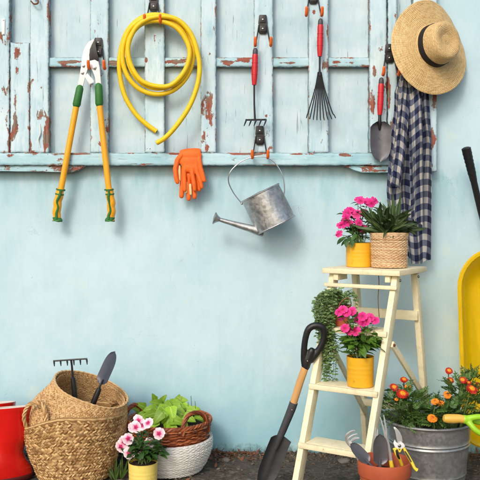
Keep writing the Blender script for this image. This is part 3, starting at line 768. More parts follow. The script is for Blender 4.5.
prof += [(e[0]+.0012, e[1]-.0012), (e[0]-.001, e[1]-.003)]+[(.196-.008*i, -.0046) for i in range(12)]+[(.086,.002),(.084,.05),(.078,.085),(.04,.09),(0,.083)]
def hw2(ph, r, z):
    rr, zz = hw(ph, r, z)
    if r < .086 and z > .05: zz -= .010*math.exp(-((r*math.cos(ph)-.01)/.03)**2)*(1-r/.086); zz += .006*math.sin(ph)*(r/.08)
    return rr, zz
bm = lathe(B(), prof, 120, HM, hw2, uv=True); obj('crown_and_brim', bm, M['straw'], ht)
bm = lathe(B(), [(.0905,.006),(.0915,.008),(.0905,.020),(.0895,.034),(.0875,.037),(.0865,.036)], 90, HM, lambda ph, r, z: (r*(1+.035*math.cos(2*ph)), z+.0008*math.sin(5*ph))); obj('ribbon', bm, M['ribbon'], ht)

# ------------------------------------------------------------------ checked shirt
sht = thing('checked_shirt', 'navy and white checked cotton shirt hanging in folds beneath the hat', 'shirt', P(410,110,.08))
def interp(L, y):
    for (a, b), (c, d) in zip(L, L[1:]):
        if y <= c: return b+(d-b)*(y-a)/(c-a) if y > a else b
    return L[-1][1]
def cloth(left, right, y0, y1, d0, amp, nf, seed, hem, nu=110, nv=110, close=.0, base=None, vskew=0.0):
    bm = B(); lay = bm.loops.layers.uv.verify(); g = []; U = []
    for j in range(nv+1):
        v = j/nv; row = []; us = []; acc = 0; prev = None
        for i in range(nu+1):
            u = i/nu; y = y0+(hem(u)-y0)*v; xl, xr = interp(left, y), interp(right, y)
            ph = nf*2*PI*(u+.10*math.sin(2.6*v+seed)+.12*nz((u*1.6, v*1.6, seed), 1.3))
            a = amp*(.55+.45*nz((u*3, v*1.6, seed+5), 1)+.3)
            sh_ = math.copysign(abs(math.sin(ph))**.7, math.sin(ph))+.4*math.sin(2.1*ph+seed+2.6*v)+.45*math.sin(nf*4.3*u+5.5*v+seed)+.25*math.sin(11*v-9*u+seed)
            x = xl+(xr-xl)*u+1.1*math.cos(ph)*a/amp
            dd = d0-(d0-.085)*max(0, min(1, (118-y)/50))+a*sh_*.62*min(1, max(.25, (y-66)/45))+.012*math.sin(PI*u)+.010*nz((u*5, v*6+u*4, seed), 1.3)+.006*nz((u*11, v*13-u*6, seed), 1.1)
            p = P(x, y+1.2*nz((u*5, v*3, seed), 1), max(dd, .012 if y > 174 else .064))
            acc += (p-prev).length if prev is not None else 0; prev = p
            row.append(bm.verts.new(p)); us.append(acc)
        mid = us[-1]/2; U.append([(s-mid) for s in us]); g.append(row)
    ymean = [(y0+(y1-y0)*j/nv)*.0044 for j in range(nv+1)]
    for j in range(nv):
        for i in range(nu):
            f = bm.faces.new((g[j][i], g[j][i+1], g[j+1][i+1], g[j+1][i]))
            for lp, (jj, ii) in zip(f.loops, ((j,i),(j,i+1),(j+1,i+1),(j+1,i))):
                uu = (U[nv//2][ii]*.75+U[jj][ii]*.25)*.85
                lp[lay].uv = (uu+seed*.31, (jj/nv)*(hem(ii/nu)-y0)*.0044+vskew*uu+seed*.17+.007*math.sin(nf*PI*ii/nu*1.3+seed+1.5*jj/nv))
    r = bmesh.ops.solidify(bm, geom=bm.faces[:], thickness=.0016)
    return bm
hem = lambda u: 226+38*min(1, max(0, (u-.05)/.35))-4*max(0, (u-.72)/.28)
obj('shirt_body', cloth([(60,403),(78,400),(92,394),(110,393.5),(150,389),(190,385.5),(230,389),(265,398)], [(60,428),(95,429),(140,432.5),(200,431.5),(262,430)], 62, 262, .098, .028, 3.4, 1.3, hem), M['plaid'], sht, 'all')
obj('sleeve', cloth([(60,402),(100,407),(150,409),(200,410),(240,411)], [(60,418),(100,423),(150,424),(200,425),(240,425.5)], 64, 222, .140, .020, 1.5, 2.9, lambda u: 218+10*u, 60, 90, vskew=.3), M['plaid'], sht, 'all')
obj('sleeve', cloth([(60,404),(84,399),(110,397),(150,393),(185,389)], [(60,412),(84,411),(110,409),(150,406),(185,401)], 64, 186, .138, .018, 1.3, 4.4, lambda u: 184+6*u, 50, 80, vskew=-.22), M['plaid'], sht, 'all')
for x, y, dd in ((413.5,158,.162),): 
    bm = B(); ball(bm, P(x, y, dd), .006, (1,.4,1)); obj('gap_shade', bm, M['grey_cap'], sht)  # added dark ball stands in for the shaded gap between folds

# ------------------------------------------------------------------ watering can
wc = thing('watering_can', 'weathered zinc watering can hanging tilted by its wire handle', 'watering can', P(268,208,.12))
dw = .118; top_, bot = P(260.2,192.5,dw), P(276.5,225.5,dw); axv = (top_-bot); Hc = axv.length
WM = Matrix.Translation(bot) @ basis(axv, (1,0,0)).to_4x4(); r0 = 20.4*K(dw)
bm = lathe(B(), [(0,.002),(r0*1.0,.002),(r0*1.03,0),(r0*1.045,.003),(r0*1.03,.006),(r0*1.005,.008),(r0*1.0,Hc*.3),(r0,Hc*.62),(r0*1.0,Hc-.006),(r0*1.03,Hc-.004),(r0*1.035,Hc),(r0*1.01,Hc+.002),(r0*.98,Hc-.002),(r0*.975,Hc*.5),(r0*.97,.006),(0,.006)], 48, WM,
    lambda ph, r, z: (r*(1+.012*math.sin(2*ph+z*20)+.006*math.sin(5*ph+z*31)), z)); obj('body', bm, M['zinc'], wc)
bm = lathe(B(), [(r0*.97,Hc-.004),(r0*.9,Hc+.001),(.0,Hc+.006)], 40, WM@Matrix.Translation((0,0,0))); 
for v in list(bm.verts):
    l = WM.inverted() @ v.co
    if l.x > .012: v.co = WM @ Vector((min(l.x,.012), l.y, l.z))
obj('top_cover', bm, M['zinc'], wc)
a = P(259,231,dw+.012); b = P(219.5,219.6,dw+.02)
bm = B(); tube(bm, [a+(b-a)*t for t in (-.12,0,.3,.65,1)], [.0205,.0200,.0155,.0115,.0088], 18); sp = obj('spout', bm, M['zinc'], wc)
dv = (b-a).normalized(); bm = B(); RM = Matrix.Translation(b) @ basis(dv, (0,1,0)).to_4x4()
lathe(bm, [(.0085,-.004),(.0095,0),(.017,.012),(.0262,.021),(.0266,.0235),(.024,.0255),(0,.0285)], 24, RM); obj('rose', bm, M['zinc'], sp)
bm = B(); hp = catmull([P(241.5,203,dw-.02),P(234,193.5,dw-.02),P(228.6,182,dw-.012),P(230,172.5,.114),P(236.5,165,.113),P(244,160,.1115),P(251.8,157.4,.1108),P(259.6,156.6,.1108),P(267.2,157.4,.1108),P(273.5,161.5,.112),P(279,168.5,.114),P(283.2,178,.118),P(284.6,190,dw),P(283.6,196,dw)], 6)
tube(bm, hp, .0026, 8); obj('wire_handle', bm, M['wire'], wc)
bm = B()
for x, y in ((241.9,203.5),(283.4,196.6)): ball(bm, P(x, y, dw-(.02 if x < 250 else 0)), .006, (1,.8,1))
obj('handle_ear', bm, M['zinc'], wc)
# ------------------------------------------------------------------ step ladder (fitted to its edges in the photograph)
TH, LX, LY, W_, DP, HT, ht_, hb_, hrb, ff, LL, frr, LB = .5637, .5530, -.3216, .3324, .3049, .8665, .1338, .1324, .1450, .1058, .3539, .1018, .1526
la = Vector((math.cos(TH), -math.sin(TH), 0)); lf = Vector((-math.sin(TH), -math.cos(TH), 0)); HR = HT-.026
def LP(s, q, z): return Vector((LX, LY, 0))+la*s+lf*q+Vector((0,0,z))
def rq(z): return ff+LL*(1-z/HR)
lad = thing('step_ladder', 'cream painted wooden step ladder with three steps carrying pots of flowers', 'step ladder', LP(0,.1,0))
LR = Matrix((la, lf, Vector((0,0,1)))).transposed()
def lbox(bm, s, q, z, ws, wq, wz, bev=.003): box(bm, LP(s,q,z), (ws,wq,wz), LR, bev)
bm = B(); lbox(bm, 0, 0, HT-.011, W_, DP, .022, .004); obj('top', bm, M['cream'], lad)
for s in (-1, 1):
    bm = B(); beam(bm, LP(s*ht_,ff-.004,HR), LP(s*hb_,ff+LL,.0), .024, .044, la, .003)
    obj('rail', bm, M['cream'], lad)
    bm = B(); beam(bm, LP(s*(ht_-.001),-frr,HR), LP(s*hrb,-frr-LB,0), .024, .034, la, .003); obj('rear_leg', bm, M['cream'], lad)
    bm = B(); lbox(bm, s*(ht_-.024), ff-.010, HT-.036, .021, .09, .026); obj('cleat', bm, M['cream'], lad)
    bm = B(); z0, z1 = (.590, .285) if s > 0 else (.585, .205)
    k1 = lambda z: ht_+(hrb-ht_)*(1-z/HR)
    ss = ht_+.0175 if s > 0 else -(ht_-.0175)
    beam(bm, LP(ss, rq(z0)-.018, z0), LP(ss+(.010*s), -frr-LB*(1-z1/HR)+.012, z1), .009, .026, la, .002); st = obj('stay', bm, M['cream'], lad)
    bm = B(); ball(bm, LP(ss+.006, rq(z0)-.022, z0-.004), .006); obj('bolt', bm, M['rust'], st)
    bm = B(); ball(bm, LP(ht_*s+.013, -frr-.004, HT-.040), .0055); ball(bm, LP(ht_*s+.013, ff-.006, HT-.042), .0055); obj('bolt', bm, M['steel'], lad)
STEPZ = (.640, .430, .2235)
for i, z in enumerate(STEPZ):
    bm = B(); q = rq(z); lbox(bm, 0, q-.030, z-.011, (ht_-.0135)*2, .090, .022, .004)
    lbox(bm, 0, q+.0305, z-.011, (ht_+.008)*2, .016, .0215, .005); obj('step', bm, M['cream'], lad)
bm = B(); z = HT-.067; lbox(bm, 0, rq(z)+.028, z, W_*.93, .016, .015, .003); obj('front_bar', bm, M['cream'], lad)
for z, h in ((.665, .040), (.262, .030)):
    bm = B(); q = -frr-LB*(1-z/HR); lbox(bm, 0, q+.0235, z, (ht_+.010)*2, .012, h, .002); obj('rear_brace', bm, M['cream'], lad)
bm = B(); tube(bm, catmull([LP(.028,.03,HT-.022), LP(.030,.03,.80), LP(.027,.032,.74), LP(.031,.03,.665)], 5), .0016, 6); obj('cord', bm, M['twine'], lad)

# ------------------------------------------------------------------ pots and plants
def pot(t, base, r0, r1, h, mat, ridges=0, rim=.0, seg=48, soil=.90, name='pot'):
    T = Matrix.Translation(base); prof = [(0,.001),(r0*.96,.001),(r0,.003)]
    for i in range(1, 25):
        f = i/25; r = r0+(r1-r0)*f
        if ridges and .30 < f < .74: r += ridges*math.sin((f-.30)/.44*2*PI*3)*(1 if f > .5 else .7)
        prof.append((r, h*f))
    prof += [(r1+rim,h*.985),(r1+rim+.0012,h*.995),(r1+rim*.5,h),(r1-.002,h-.001),(r1-.003,h*.8),(r1*.9,h*.5),(0,h*.5)]
    p = obj(name, lathe(B(), prof, seg, T), mat, t)
    bm = lathe(B(), [(r1-.0025,h*soil-.002),(r1*.7,h*soil+.003),(r1*.3,h*soil+.006),(0,h*soil+.007)], 28, T, lambda ph, r, z: (r, z+.003*math.sin(7*ph+r*300)))
    obj('soil', bm, M['soil'], t); return p
def rdir(up=.3, rnd=R):
    a = rnd.uniform(0, 2*PI); return Vector((math.cos(a), math.sin(a), up)).normalized()
def bush(bmL, bmS, base, targets, LL_, WW, shape='oval', per=9, rnd=R, curl=.6, t0=.25, spread=.02, sr=.0016):
    for tg_ in targets:
        tg_ = Vector(tg_); b0 = base+Vector((rnd.uniform(-1,1)*spread, rnd.uniform(-1,1)*spread, 0))
        mid = (b0+tg_)/2+Vector((rnd.uniform(-1,1)*.012, rnd.uniform(-1,1)*.012, .012))
        cv = catmull([b0, mid, tg_], 6); tube(bmS, cv, [sr*1.3, sr, sr*.6], 5)
        for k in range(per):
            f = t0+(1-t0)*(k+rnd.random())/per; p = cv[min(len(cv)-1, int(f*(len(cv)-1)))]
            a = k*2.4+rnd.uniform(-.4,.4); out = (p-base); out.z = 0
            d = Vector((math.cos(a), math.sin(a), rnd.uniform(-.1,.6)))+out*6
            s = rnd.uniform(.7,1.15); leaf(bmL, p, d, Vector((0,0,1))+rdir(0)*.35, LL_*s, WW*s, curl*rnd.uniform(.3,1.4), .18, 5, shape)
def filler(bmL, c, rad, n, LL_, WW, shape='oval', rnd=R, curl=.7, zlow=-.4):
    for _ in range(n):
        v = Vector((rnd.gauss(0,1), rnd.gauss(0,1), rnd.gauss(0,1))).normalized()
        if v.z < zlow: v.z *= -.3
        v *= rnd.uniform(.45,1)**.6
        p = c+Vector((v.x*rad[0], v.y*rad[1], v.z*rad[2])); s = rnd.uniform(.65,1.15)
        d = Vector((v.x, v.y, rnd.uniform(-.25,.5)))+rdir(0)*.5
        leaf(bmL, p, d, Vector((0,-.25,1))+rdir(0)*.45, LL_*s, WW*s, curl*rnd.uniform(.2,1.4), .18, 5, shape)
def flowers(t, base, lst, d0, r, mat, jit=.03, petals=5, wid=.95, rnd=R, eye=None, cup=.1):
    pts = []
    for x, y in lst:
        d = d0+rnd.uniform(-jit, jit)+.01; c = P(x, y, d); pts.append(c)
        n = (Vector((rnd.uniform(-.6,.6)+(c.x-base.x)*4, -1, rnd.uniform(-.1,1.0))))
        bm = B(); petal_flower(bm, c, n, r*rnd.uniform(.9,1.1), petals, wid, cup, rnd.uniform(0,1.2), rnd=rnd)
        f = obj('flower', bm, mat, t, 'all')
    return pts
GPOT = 'yellow enamel pots with magenta flowers'
# pot on the ladder top
pb = LP(-.062, .018, HT); pd = -pb.y
t = thing('potted_flower', 'yellow pot of magenta periwinkles on the ladder top, next to the wicker pot', 'potted plant', pb, GPOT)
rT = 13.3*K(pd); pot(t, pb, rT*.97, rT, .100, M['pot_yel'], .0005)
pv = pb+Vector((0,0,.088))
pts = flowers(t, pv, [(339,234),(341.5,225),(344,223.5),(345.5,218),(350,209.5),(353,212),(357,214),(358.5,222.5),(358,199.5),(361,200.5),(368,202),(371,203),(374.5,200.5),(371.5,218.5),(363.5,229),(364,213),(347,213),(349,223)], pd, 4.6*K(pd), M['p_pink'], .02)
bL, bS = B(), B(); bush(bL, bS, pv, [p+Vector((0,.006,-.004)) for p in pts], .034, .017, per=5, t0=.4)
bush(bL, bS, pv, [P(352+R.uniform(-11,14), 219+R.uniform(-9,12), pd+R.uniform(-.04,.03)) for _ in range(10)], .036, .019, per=5)
for _ in range(9): leaf(bL, P(346+R.uniform(-4,11), 237+R.uniform(-3,3), pd+.045), (R.uniform(-1,.1),-.35,-.2), (0,-.5,1), .042, .02, .9, .2)
obj('leaves', bL, M['l_dark'], t, 'all'); obj('stems', bS, M['stem'], t)
# wicker pot on the ladder top
wb = LP(.062, .0, HT); wd = -wb.y; wr = 17.6*K(wd); wh = .134
t = thing('potted_plant', 'round tan wicker pot with a dark green lance leaved plant on the ladder top', 'potted plant', wb)
bm = B(); woven(bm, lambda z, p: wr*(.955+.05*z/wh), .003, wh-.002, 25, 44, .0031, .0018, 4, 6, 1.0, .25)
for k in range(3): woven(bm, lambda z, p: wr*1.012+.001*k, wh-.004+.003*k, wh+.002+.003*k, 1, 26, .0042, .0015, 4, 6)
bmesh.ops.translate(bm, verts=bm.verts, vec=wb); obj('wicker', bm, M['wick_tan'], t)
bm = B(); lathe(bm, [(0,.004),(wr*.93,.004),(wr*.97,wh),(wr*.94,wh),(wr*.93,wh*.88),(0,wh*.9)], 36, Matrix.Translation(wb)); obj('liner', bm, M['soil'], t)
bL = B(); wv = wb+Vector((0,0,wh*.9))
def lance(x, y, L, W, dz=0, bx=0, curl=.7):
    tip = P(x, y, wd+dz); b = wv+Vector((bx+R.uniform(-.03,.03), R.uniform(-.03,.03), R.uniform(0,.045))); v = tip-b
    d = v.normalized()+Vector((0,0,.35))*min(1, abs(v.x)*8); 
    nn = Vector((-v.x*2.5, -1 if R.random() < .65 else .8, .5))
    leaf(bL, b, d, nn, v.length*1.10, W, curl*R.uniform(.3,2.4), .22, 9, R.choice(('oval','lance')), R.uniform(-.9,.9))
for x, y, w_, dz in ((382.5,193,.034,.02),(376,206,.03,.05),(391,201,.03,.04),(399,194.5,.034,.0),(386,205,.032,.07),(410,208,.03,.02),(404,214,.03,.06),(416,228,.03,.05),(419,236,.028,.06),(369,209,.03,.02),(366,219,.028,.05),(371,222,.03,.08),(381,214,.032,.09),(394,213,.032,.09),(402,222,.03,.09),(410,225,.03,.02),(362,228,.026,.06),(388,197,.03,-.03),(396,205,.03,-.03),(378,198,.03,-.03),(407,216,.03,-.03),(414,219,.028,-.02)):
    lance(x, y, 0, w_*.72, dz, (x-388)*.0012)
for _ in range(74): lance(388+R.gauss(0,15), 217+R.uniform(-15,16), 0, R.uniform(.016,.026), R.uniform(-.04,.1), R.uniform(-.02,.02))
for _ in range(26): leaf(bL, wv+Vector((R.uniform(-.045,.045), R.uniform(-.045,.03), R.uniform(0,.03))), rdir(.9), rdir(.5), R.uniform(.05,.085), .026, .8, .22, 6, 'lance')
obj('leaves', bL, M['l_lance'], t, 'all')
# yellow pot on the middle step
yb = LP(.045, rq(.43)-.028, .43); yd = -yb.y; rY = 13.6*K(yd)
yb = Vector(((360.3-240)*K(yd), yb.y, .43))
t = thing('potted_flower', 'yellow pot of magenta busy lizzies on the middle ladder step', 'potted plant', yb, GPOT)
pot(t, yb, rY*.96, rY, .114, M['pot_yel'], .0005); yv = yb+Vector((0,0,.102))
pts = flowers(t, yv, [(339,312),(343,309.5),(342,316),(352,311.5),(347,313),(345,328),(350,331),(356,331.5),(358,319),(362,316.5),(366,321),(370,317.5),(375,320.5),(362,322)], yd, 5.1*K(yd), M['p_pink'], .03, wid=1.0, cup=.16)
bL, bS = B(), B(); bush(bL, bS, yv, [p+Vector((0,.008,-.006)) for p in pts], .044, .022, 'lance', per=5, t0=.3)
bush(bL, bS, yv, [P(x, y, yd+R.uniform(-.05,.05)) for x, y in ((336,334),(340,347),(378,335),(380,342),(352,338),(367,332),(371,345),(345,340),(360,335),(376,327),(342,352))], .048, .024, 'lance', per=5, t0=.3)
filler(bL, P(361,344,yd), (.055,.05,.036), 84, .048, .025, 'lance')
obj('leaves', bL, M['l_mid'], t, 'all'); obj('stems', bS, M['stem'], t)
# trailing plant on the upper step
tb = LP(-.078, rq(.64)-.030, .64); tdp = -tb.y
t = thing('trailing_plant', 'terracotta pot of trailing silvery green strings spilling over the upper ladder step', 'potted plant', tb)
rt = .040
pot(t, tb, rt*.78, rt, .082, M['terra'], 0, .003); tv = tb+Vector((0,0,.078))
bL, bS = B(), B()
strands = []
for _ in range(30):
    u = R.random(); x = 317+18*u+R.uniform(-3,3) if R.random() < .62 else R.uniform(333,357)
    ye = (R.choice((340,350,362,374,384,380)) if 322 < x < 335 else R.uniform(322,362)) if x < 337 else R.uniform(298,309)
    strands.append((x, ye+R.uniform(-5,5), tdp+.035+R.uniform(-.02,.035)))
strands += [(326+R.uniform(-3,5), R.uniform(356,388), tdp+.055+R.uniform(-.012,.02)) for _ in range(5)]
strands += [(316+R.uniform(-2,4), R.uniform(305,345), tdp+.03+R.uniform(-.02,.02)) for _ in range(10)]
for x, ye, dd in strands:
    y0 = 296+R.uniform(-3,8); a = tv+Vector((R.uniform(-.6,.6)*rt, R.uniform(-.6,.6)*rt, 0)); b = P(x, y0, dd)
    m1 = (a+b)/2+Vector((0,0,.03+.015*R.random())); c = [a, m1, b]
    m = max(1, int((ye-y0)/16))
    for k in range(1, m+1): c.append(P(x+R.uniform(-3.0,3.0)+(1.5*k/m if x < 332 else 0), y0+(ye-y0)*k/m, dd+R.uniform(-.004,.004)))
    cv = catmull(c, 6); tube(bS, cv, .0009, 4)
    acc = 0
    for p0, p1 in zip(cv, cv[1:]):
        acc += (p1-p0).length
        if acc > .0105:
            acc = 0
            for sg in (-1, 1):
                dr = Vector((sg*R.uniform(.5,1), R.uniform(-.9,.3), R.uniform(-.35,.45))); s = R.uniform(.6,1.3)
                leaf(bL, p1, dr, Vector((0,-.6,1))+rdir(0)*.6, .0130*s, .0090*s, .3, .15, 3, 'oval')
obj('strands', bS, M['stem'], t); obj('leaves', bL, M['l_trail'], t, 'all')
bm = B(); tube(bm, catmull([P(338,309,tdp+.05),P(341,302,tdp+.052),P(348,298,tdp+.05),P(351,304,tdp+.05),P(345,308,tdp+.055)], 5), .0022, 6); obj('twine_loop', bm, M['twine'], t)

# ------------------------------------------------------------------ shovel
sv = thing('shovel', 'long shovel with black blade, wooden shaft and black D handle leaning on the ladder', 'shovel', P(262,480,.42))
def SP(x, y, e=0): return P(x, y, .42+.075*(482-y)/150+e)
bm = B(); tube(bm, [SP(306.3,364), SP(300,382), SP(293,404.5)], [.0145,.0150,.0142], 16); obj('shaft', bm, M['ash'], sv)
bm = B(); grip = [(305.5,367),(303.8,357),(304.8,342),(307.6,331),(311.5,326.8),(317,325.6),(322.2,327.3),(323.9,333),(322.6,342),(317.5,351.5),(310,361)]
tube(bm, catmull([SP(x, y) for x, y in grip], 6), [.0155,.0125,.0125,.0135,.0138,.0138,.0135,.0125,.0125,.0140], 12)
capsule(bm, [SP(311.5,351), SP(308,359), SP(305.6,367)], [.0145,.0175,.0165], 12); bm = remesh(bm, .003, 3); dh = obj('d_handle', bm, M['black'], sv, 'all')
bm = B(); ball(bm, SP(307.5,361,.0175), .0035); obj('rivet', bm, M['steel'], dh)
bm = B(); tube(bm, [SP(293.8,402.5), SP(291.5,409), SP(283,430), SP(279,439), SP(275.5,449)], [.0168,.0168,.0150,.0135,.008], 16); so_ = obj('socket', bm, M['spade'], sv)
bm = B(); ball(bm, SP(292,410,.0165), .0035); obj('rivet', bm, M['steel'], so_)
A0 = SP(280,437); A1 = P(262,486,.415); vd = (A1-A0).normalized(); ud = Vector((1,.22,0)); ud = (ud-vd*ud.dot(vd)).normalized(); hd = ud.cross(vd)
hd = hd if hd.y < 0 else -hd
bm = B(); rows = [[], []]; Ls, Ws = .262, .047
for sd in (0, 1):
    for i in range(23):
        f = i/22; v = -.012+f*Ls
        w = Ws*(1 if f < .5 else max(.10, (1-((f-.5)/.5)**2.2*.93))); r = []
        for j in range(13):
            u = j/12*2-1; h = .020*u*u*(1-.3*f)+.013*math.exp(-(u*4)**2)*(1-f)**1.2-.006*math.sin(PI*f)
            top = .012*(abs(u)**3)*(1-f)*-1 if f < .2 else 0
            r.append(bm.verts.new(A0+ud*(u*w*.92)+vd*(v+.014*(abs(u))*(max(0,1-f*5)))+hd*(h-(.0026 if sd else 0))))
        rows[sd].append(r)
for sd in (0, 1):
    for i in range(22):
        for j in range(12): q = rows[sd]; bm.faces.new((q[i][j], q[i][j+1], q[i+1][j+1], q[i+1][j]))
for i in range(22):
    for j in (0, 12): bm.faces.new((rows[0][i][j], rows[0][i+1][j], rows[1][i+1][j], rows[1][i][j]))
for j in range(12):
    for i in (0, 22): bm.faces.new((rows[0][i][j], rows[0][i][j+1], rows[1][i][j+1], rows[1][i][j]))
obj('blade', bm, M['spade'], sv)

# ------------------------------------------------------------------ terracotta pot and its hand tools
cd_ = .87; ck = K(cd_); cb = Vector(((384.5-240)*ck, -cd_, 0)); crim = CH-(459.5-H0)*ck; cr = 27.3*ck
t = thing('terracotta_pot', 'terracotta flower pot holding hand tools in front of the ladder', 'flower pot', cb)
T = Matrix.Translation(cb); bh = crim
prof = [(0,.001),(cr*.62,.001),(cr*.64,.004)]+[(cr*(.64+.27*f), .004+(bh*.80-.004)*f) for f in [i/8 for i in range(1, 9)]]+[(cr*.955,bh*.805),(cr*.965,bh*.815),(cr*.995,bh*.985),(cr*.985,bh),(cr*.93,bh),(cr*.915,bh*.985),(cr*.86,bh*.72),(0,bh*.72)]
obj('pot', lathe(B(), prof, 56, T, lambda ph, r, z: (r*(1+.004*math.sin(2*ph)), z)), M['terra'], t)
obj('soil', lathe(B(), [(cr*.86,bh*.80),(cr*.5,bh*.82),(0,bh*.83)], 30, T, lambda ph, r, z: (r, z+.004*math.sin(5*ph))), M['soil'], t)
q5 = lambda x, y, e=0: P(340+x/5.333, 420+y/5.333, cd_+e)
u_ = thing('hand_cultivator', 'chrome three pronged hand cultivator leaning left in the terracotta pot', 'cultivator', q5(95,215))
bm = B(); tube(bm, catmull([q5(112,252,.0), q5(98,215,.0), q5(72,160,.0), q5(52,128,.0)], 5), [.0042,.0042,.0046], 10); obj('shaft', bm, M['chrome'], u_)
for k, (a, b, c) in enumerate((((38,112),(36,84),(78,56)), ((48,126),(46,100),(90,74)), ((56,136),(62,112),(101,96)))):
    bm = B(); tube(bm, catmull([q5(54,132,.0), q5(*a,.006*k), q5(*b,.012), q5((b[0]+c[0])/2,(b[1]+c[1])/2-5,.022), q5(*c,.034)], 5), [.0052,.0048,.0046,.0042,.0022], 8, flat=1.3); obj('prong', bm, M['chrome'], u_)
def pxblade(name, lab, cat, tip, base, W, dsh, mat, e, bend=0, hlen=40, hmat=None):
    """a trowel stuck handle first in the pot, its blade up"""
    tA, bA = q5(*tip, e), q5(*base, e); ax = tA-bA; L = ax.length; ax.normalize()
    sd = Vector((1,.25+bend,0)); sd = (sd-ax*sd.dot(ax)).normalized(); hh = sd.cross(ax); hh = hh if hh.y < 0 else -hh
    g = thing(name, lab, cat, bA)
    obj('blade', trowel_blade(lambda u, v, h: bA+sd*u+ax*v+hh*h, L, W, dish=dsh), mat, g)
    bm = B(); tube(bm, [bA-ax*.03, bA+ax*L*.16], [.0055,.0038], 8); obj('neck', bm, mat, g)
    bm = B(); capsule(bm, [bA-ax*.085, bA-ax*.03], [.010,.009], 10); obj('handle', bm, hmat or M['ash'], g)
    return g
pxblade('hand_trowel', 'narrow dark trowel leaning left in the terracotta pot beside the cultivator prongs', 'trowel', (56,126), (150,226), .042, .16, M['blade'], .022, .3)
pxblade('hand_trowel', 'broad dark steel trowel standing upright in the middle of the terracotta pot', 'trowel', (211,74), (214,236), .052, .14, M['blade'], .018)
u_ = thing('hand_weeder', 'chrome two pronged hand weeder with yellow ferrule standing in the terracotta pot', 'weeder', q5(272,225))
bm = B(); tube(bm, catmull([q5(272,222,.0), q5(266,180,0), q5(256,130,0), q5(247,98,0)], 5), [.0060,.0056,.0064], 10); obj('shaft', bm, M['chrome'], u_)
for a, b in (((236,60),(214,-16)), ((246,50),(233,-26))):
    bm = B(); tube(bm, catmull([q5(247,102,.002), q5(*a,.004), q5(*b,.004)], 6), [.0068,.0060,.0048,.0024], 8, flat=.7); obj('prong', bm, M['chrome'], u_)
bm = B(); tube(bm, [q5(270,216,.001), q5(277,252,.001)], [.0068,.0075], 12); obj('ferrule', bm, M['cut_yel'], u_)
u_ = thing('garden_fork', 'slim chrome hand fork half hidden behind the upright trowel in the terracotta pot', 'hand fork', q5(200,220,-.02))
for k, x in enumerate((191,199)):
    bm = B(); tube(bm, catmull([q5(206,190,-.02), q5(x,110,-.02), q5(x-1+3*k,40+8*k,-.018)], 6), [.0036,.0036,.0034,.0014], 8); obj('tine', bm, M['chrome'], u_)
bm = B(); tube(bm, [q5(206,195,-.02), q5(212,250,-.02)], .0045, 8); obj('shaft', bm, M['chrome'], u_)
u_ = thing('secateurs', 'open secateurs with bright blades and yellow handles hung over the pot rim', 'secateurs', q5(320,150))
bm = plate(B(), [q5(x, y, .070) for x, y in [(284,38),(292,36),(306,48),(320,66),(329,86),(333,108),(330,128),(320,134),(310,128),(305,112),(299,92),(297,72),(292,56)]], 0, .0028, .0008); obj('blade', bm, M['chrome'], u_)
bm = plate(B(), [q5(x, y, .074) for x, y in [(284,122),(292,104),(298,118),(312,126),(326,116),(338,124),(346,138),(336,150),(318,152),(302,150),(290,140)]], 0, .004, .001); obj('jaw', bm, M['lop_white'], u_)
bm = B(); ball(bm, q5(317,138,.079), .0058, (1,.5,1)); obj('pivot', bm, M['steel'], u_)
bm = B(); tube(bm, catmull([q5(336,140,.072), q5(346,160,.074), q5(362,190,.080), q5(384,228,.088), q5(398,256,.094), q5(412,268,.096)], 5), [.0042,.0058,.0062,.0062,.0060,.0075], 10, flat=.85); h1 = obj('handle', bm, M['cut_yel'], u_)
bm = B(); tube(bm, catmull([q5(300,148,.072), q5(294,160,.074), q5(304,185,.076), q5(318,208,.070), q5(330,240,.055)], 5), [.0042,.0060,.0066,.0062,.0058], 10, flat=.85); h2 = obj('handle', bm, M['cut_yel'], u_)
bm = B(); tube(bm, catmull([q5(300,160,.081), q5(308,188,.082), q5(317,206,.077)], 5), [.003,.0046,.003], 8); obj('grip_inlay', bm, M['black'], h2)
bm = B(); tube(bm, catmull([q5(346,166,.081), q5(362,192,.086), q5(380,224,.094)], 5), [.002,.003,.002], 8); obj('grip_inlay', bm, M['black'], h1)
bm = B(); tube(bm, catmull([q5(283,156,.073), q5(296,151,.075), q5(310,156,.076), q5(318,170,.076), q5(330,150,.075), q5(345,150,.074)], 5), .0026, 8); obj('spring', bm, M['cut_yel'], u_)

# ------------------------------------------------------------------ zinc bucket with marigolds
bdp = .50; bk = K(bdp); bb = Vector(((428.5-240)*bk, -bdp, 0)); br = 42.3*bk; bz = CH-(417.5-H0)*bk
t = thing('flower_bucket', 'ribbed zinc bucket planted with red and orange marigolds', 'planter', bb)
T = Matrix.Translation(bb); prof = [(0,.004),(br*.76,.004),(br*.775,0),(br*.785,.004)]
for i in range(1, 46):
    f = i/46; z = bz*f; r = br*(.785+.205*f)
    for zc in (.70,.735,.36,.33): r += .0034*math.exp(-((f-zc)/.009)**2)
    prof.append((r, z))
for k in range(9):
    a = -PI/2+2*PI*k/9; prof.append((br*.992+.004+.0052*math.cos(a), bz-.0052+.0052*math.sin(a)+.0))
prof += [(br*.985,bz-.006),(br*.95,bz*.8),(0,bz*.8)]
obj('bucket', lathe(B(), prof, 72, T, lambda ph, r, z: (r*(1+.004*math.sin(2*ph+1)+.0015*math.sin(9*ph+z*40)), z)), M['bucket'], t)
obj('soil', lathe(B(), [(br*.92,bz*.86),(br*.6,bz*.90),(br*.2,bz*.92),(0,bz*.92)], 40, T, lambda ph, r, z: (r, z+.006*math.sin(4*ph+r*60))), M['soil'], t)
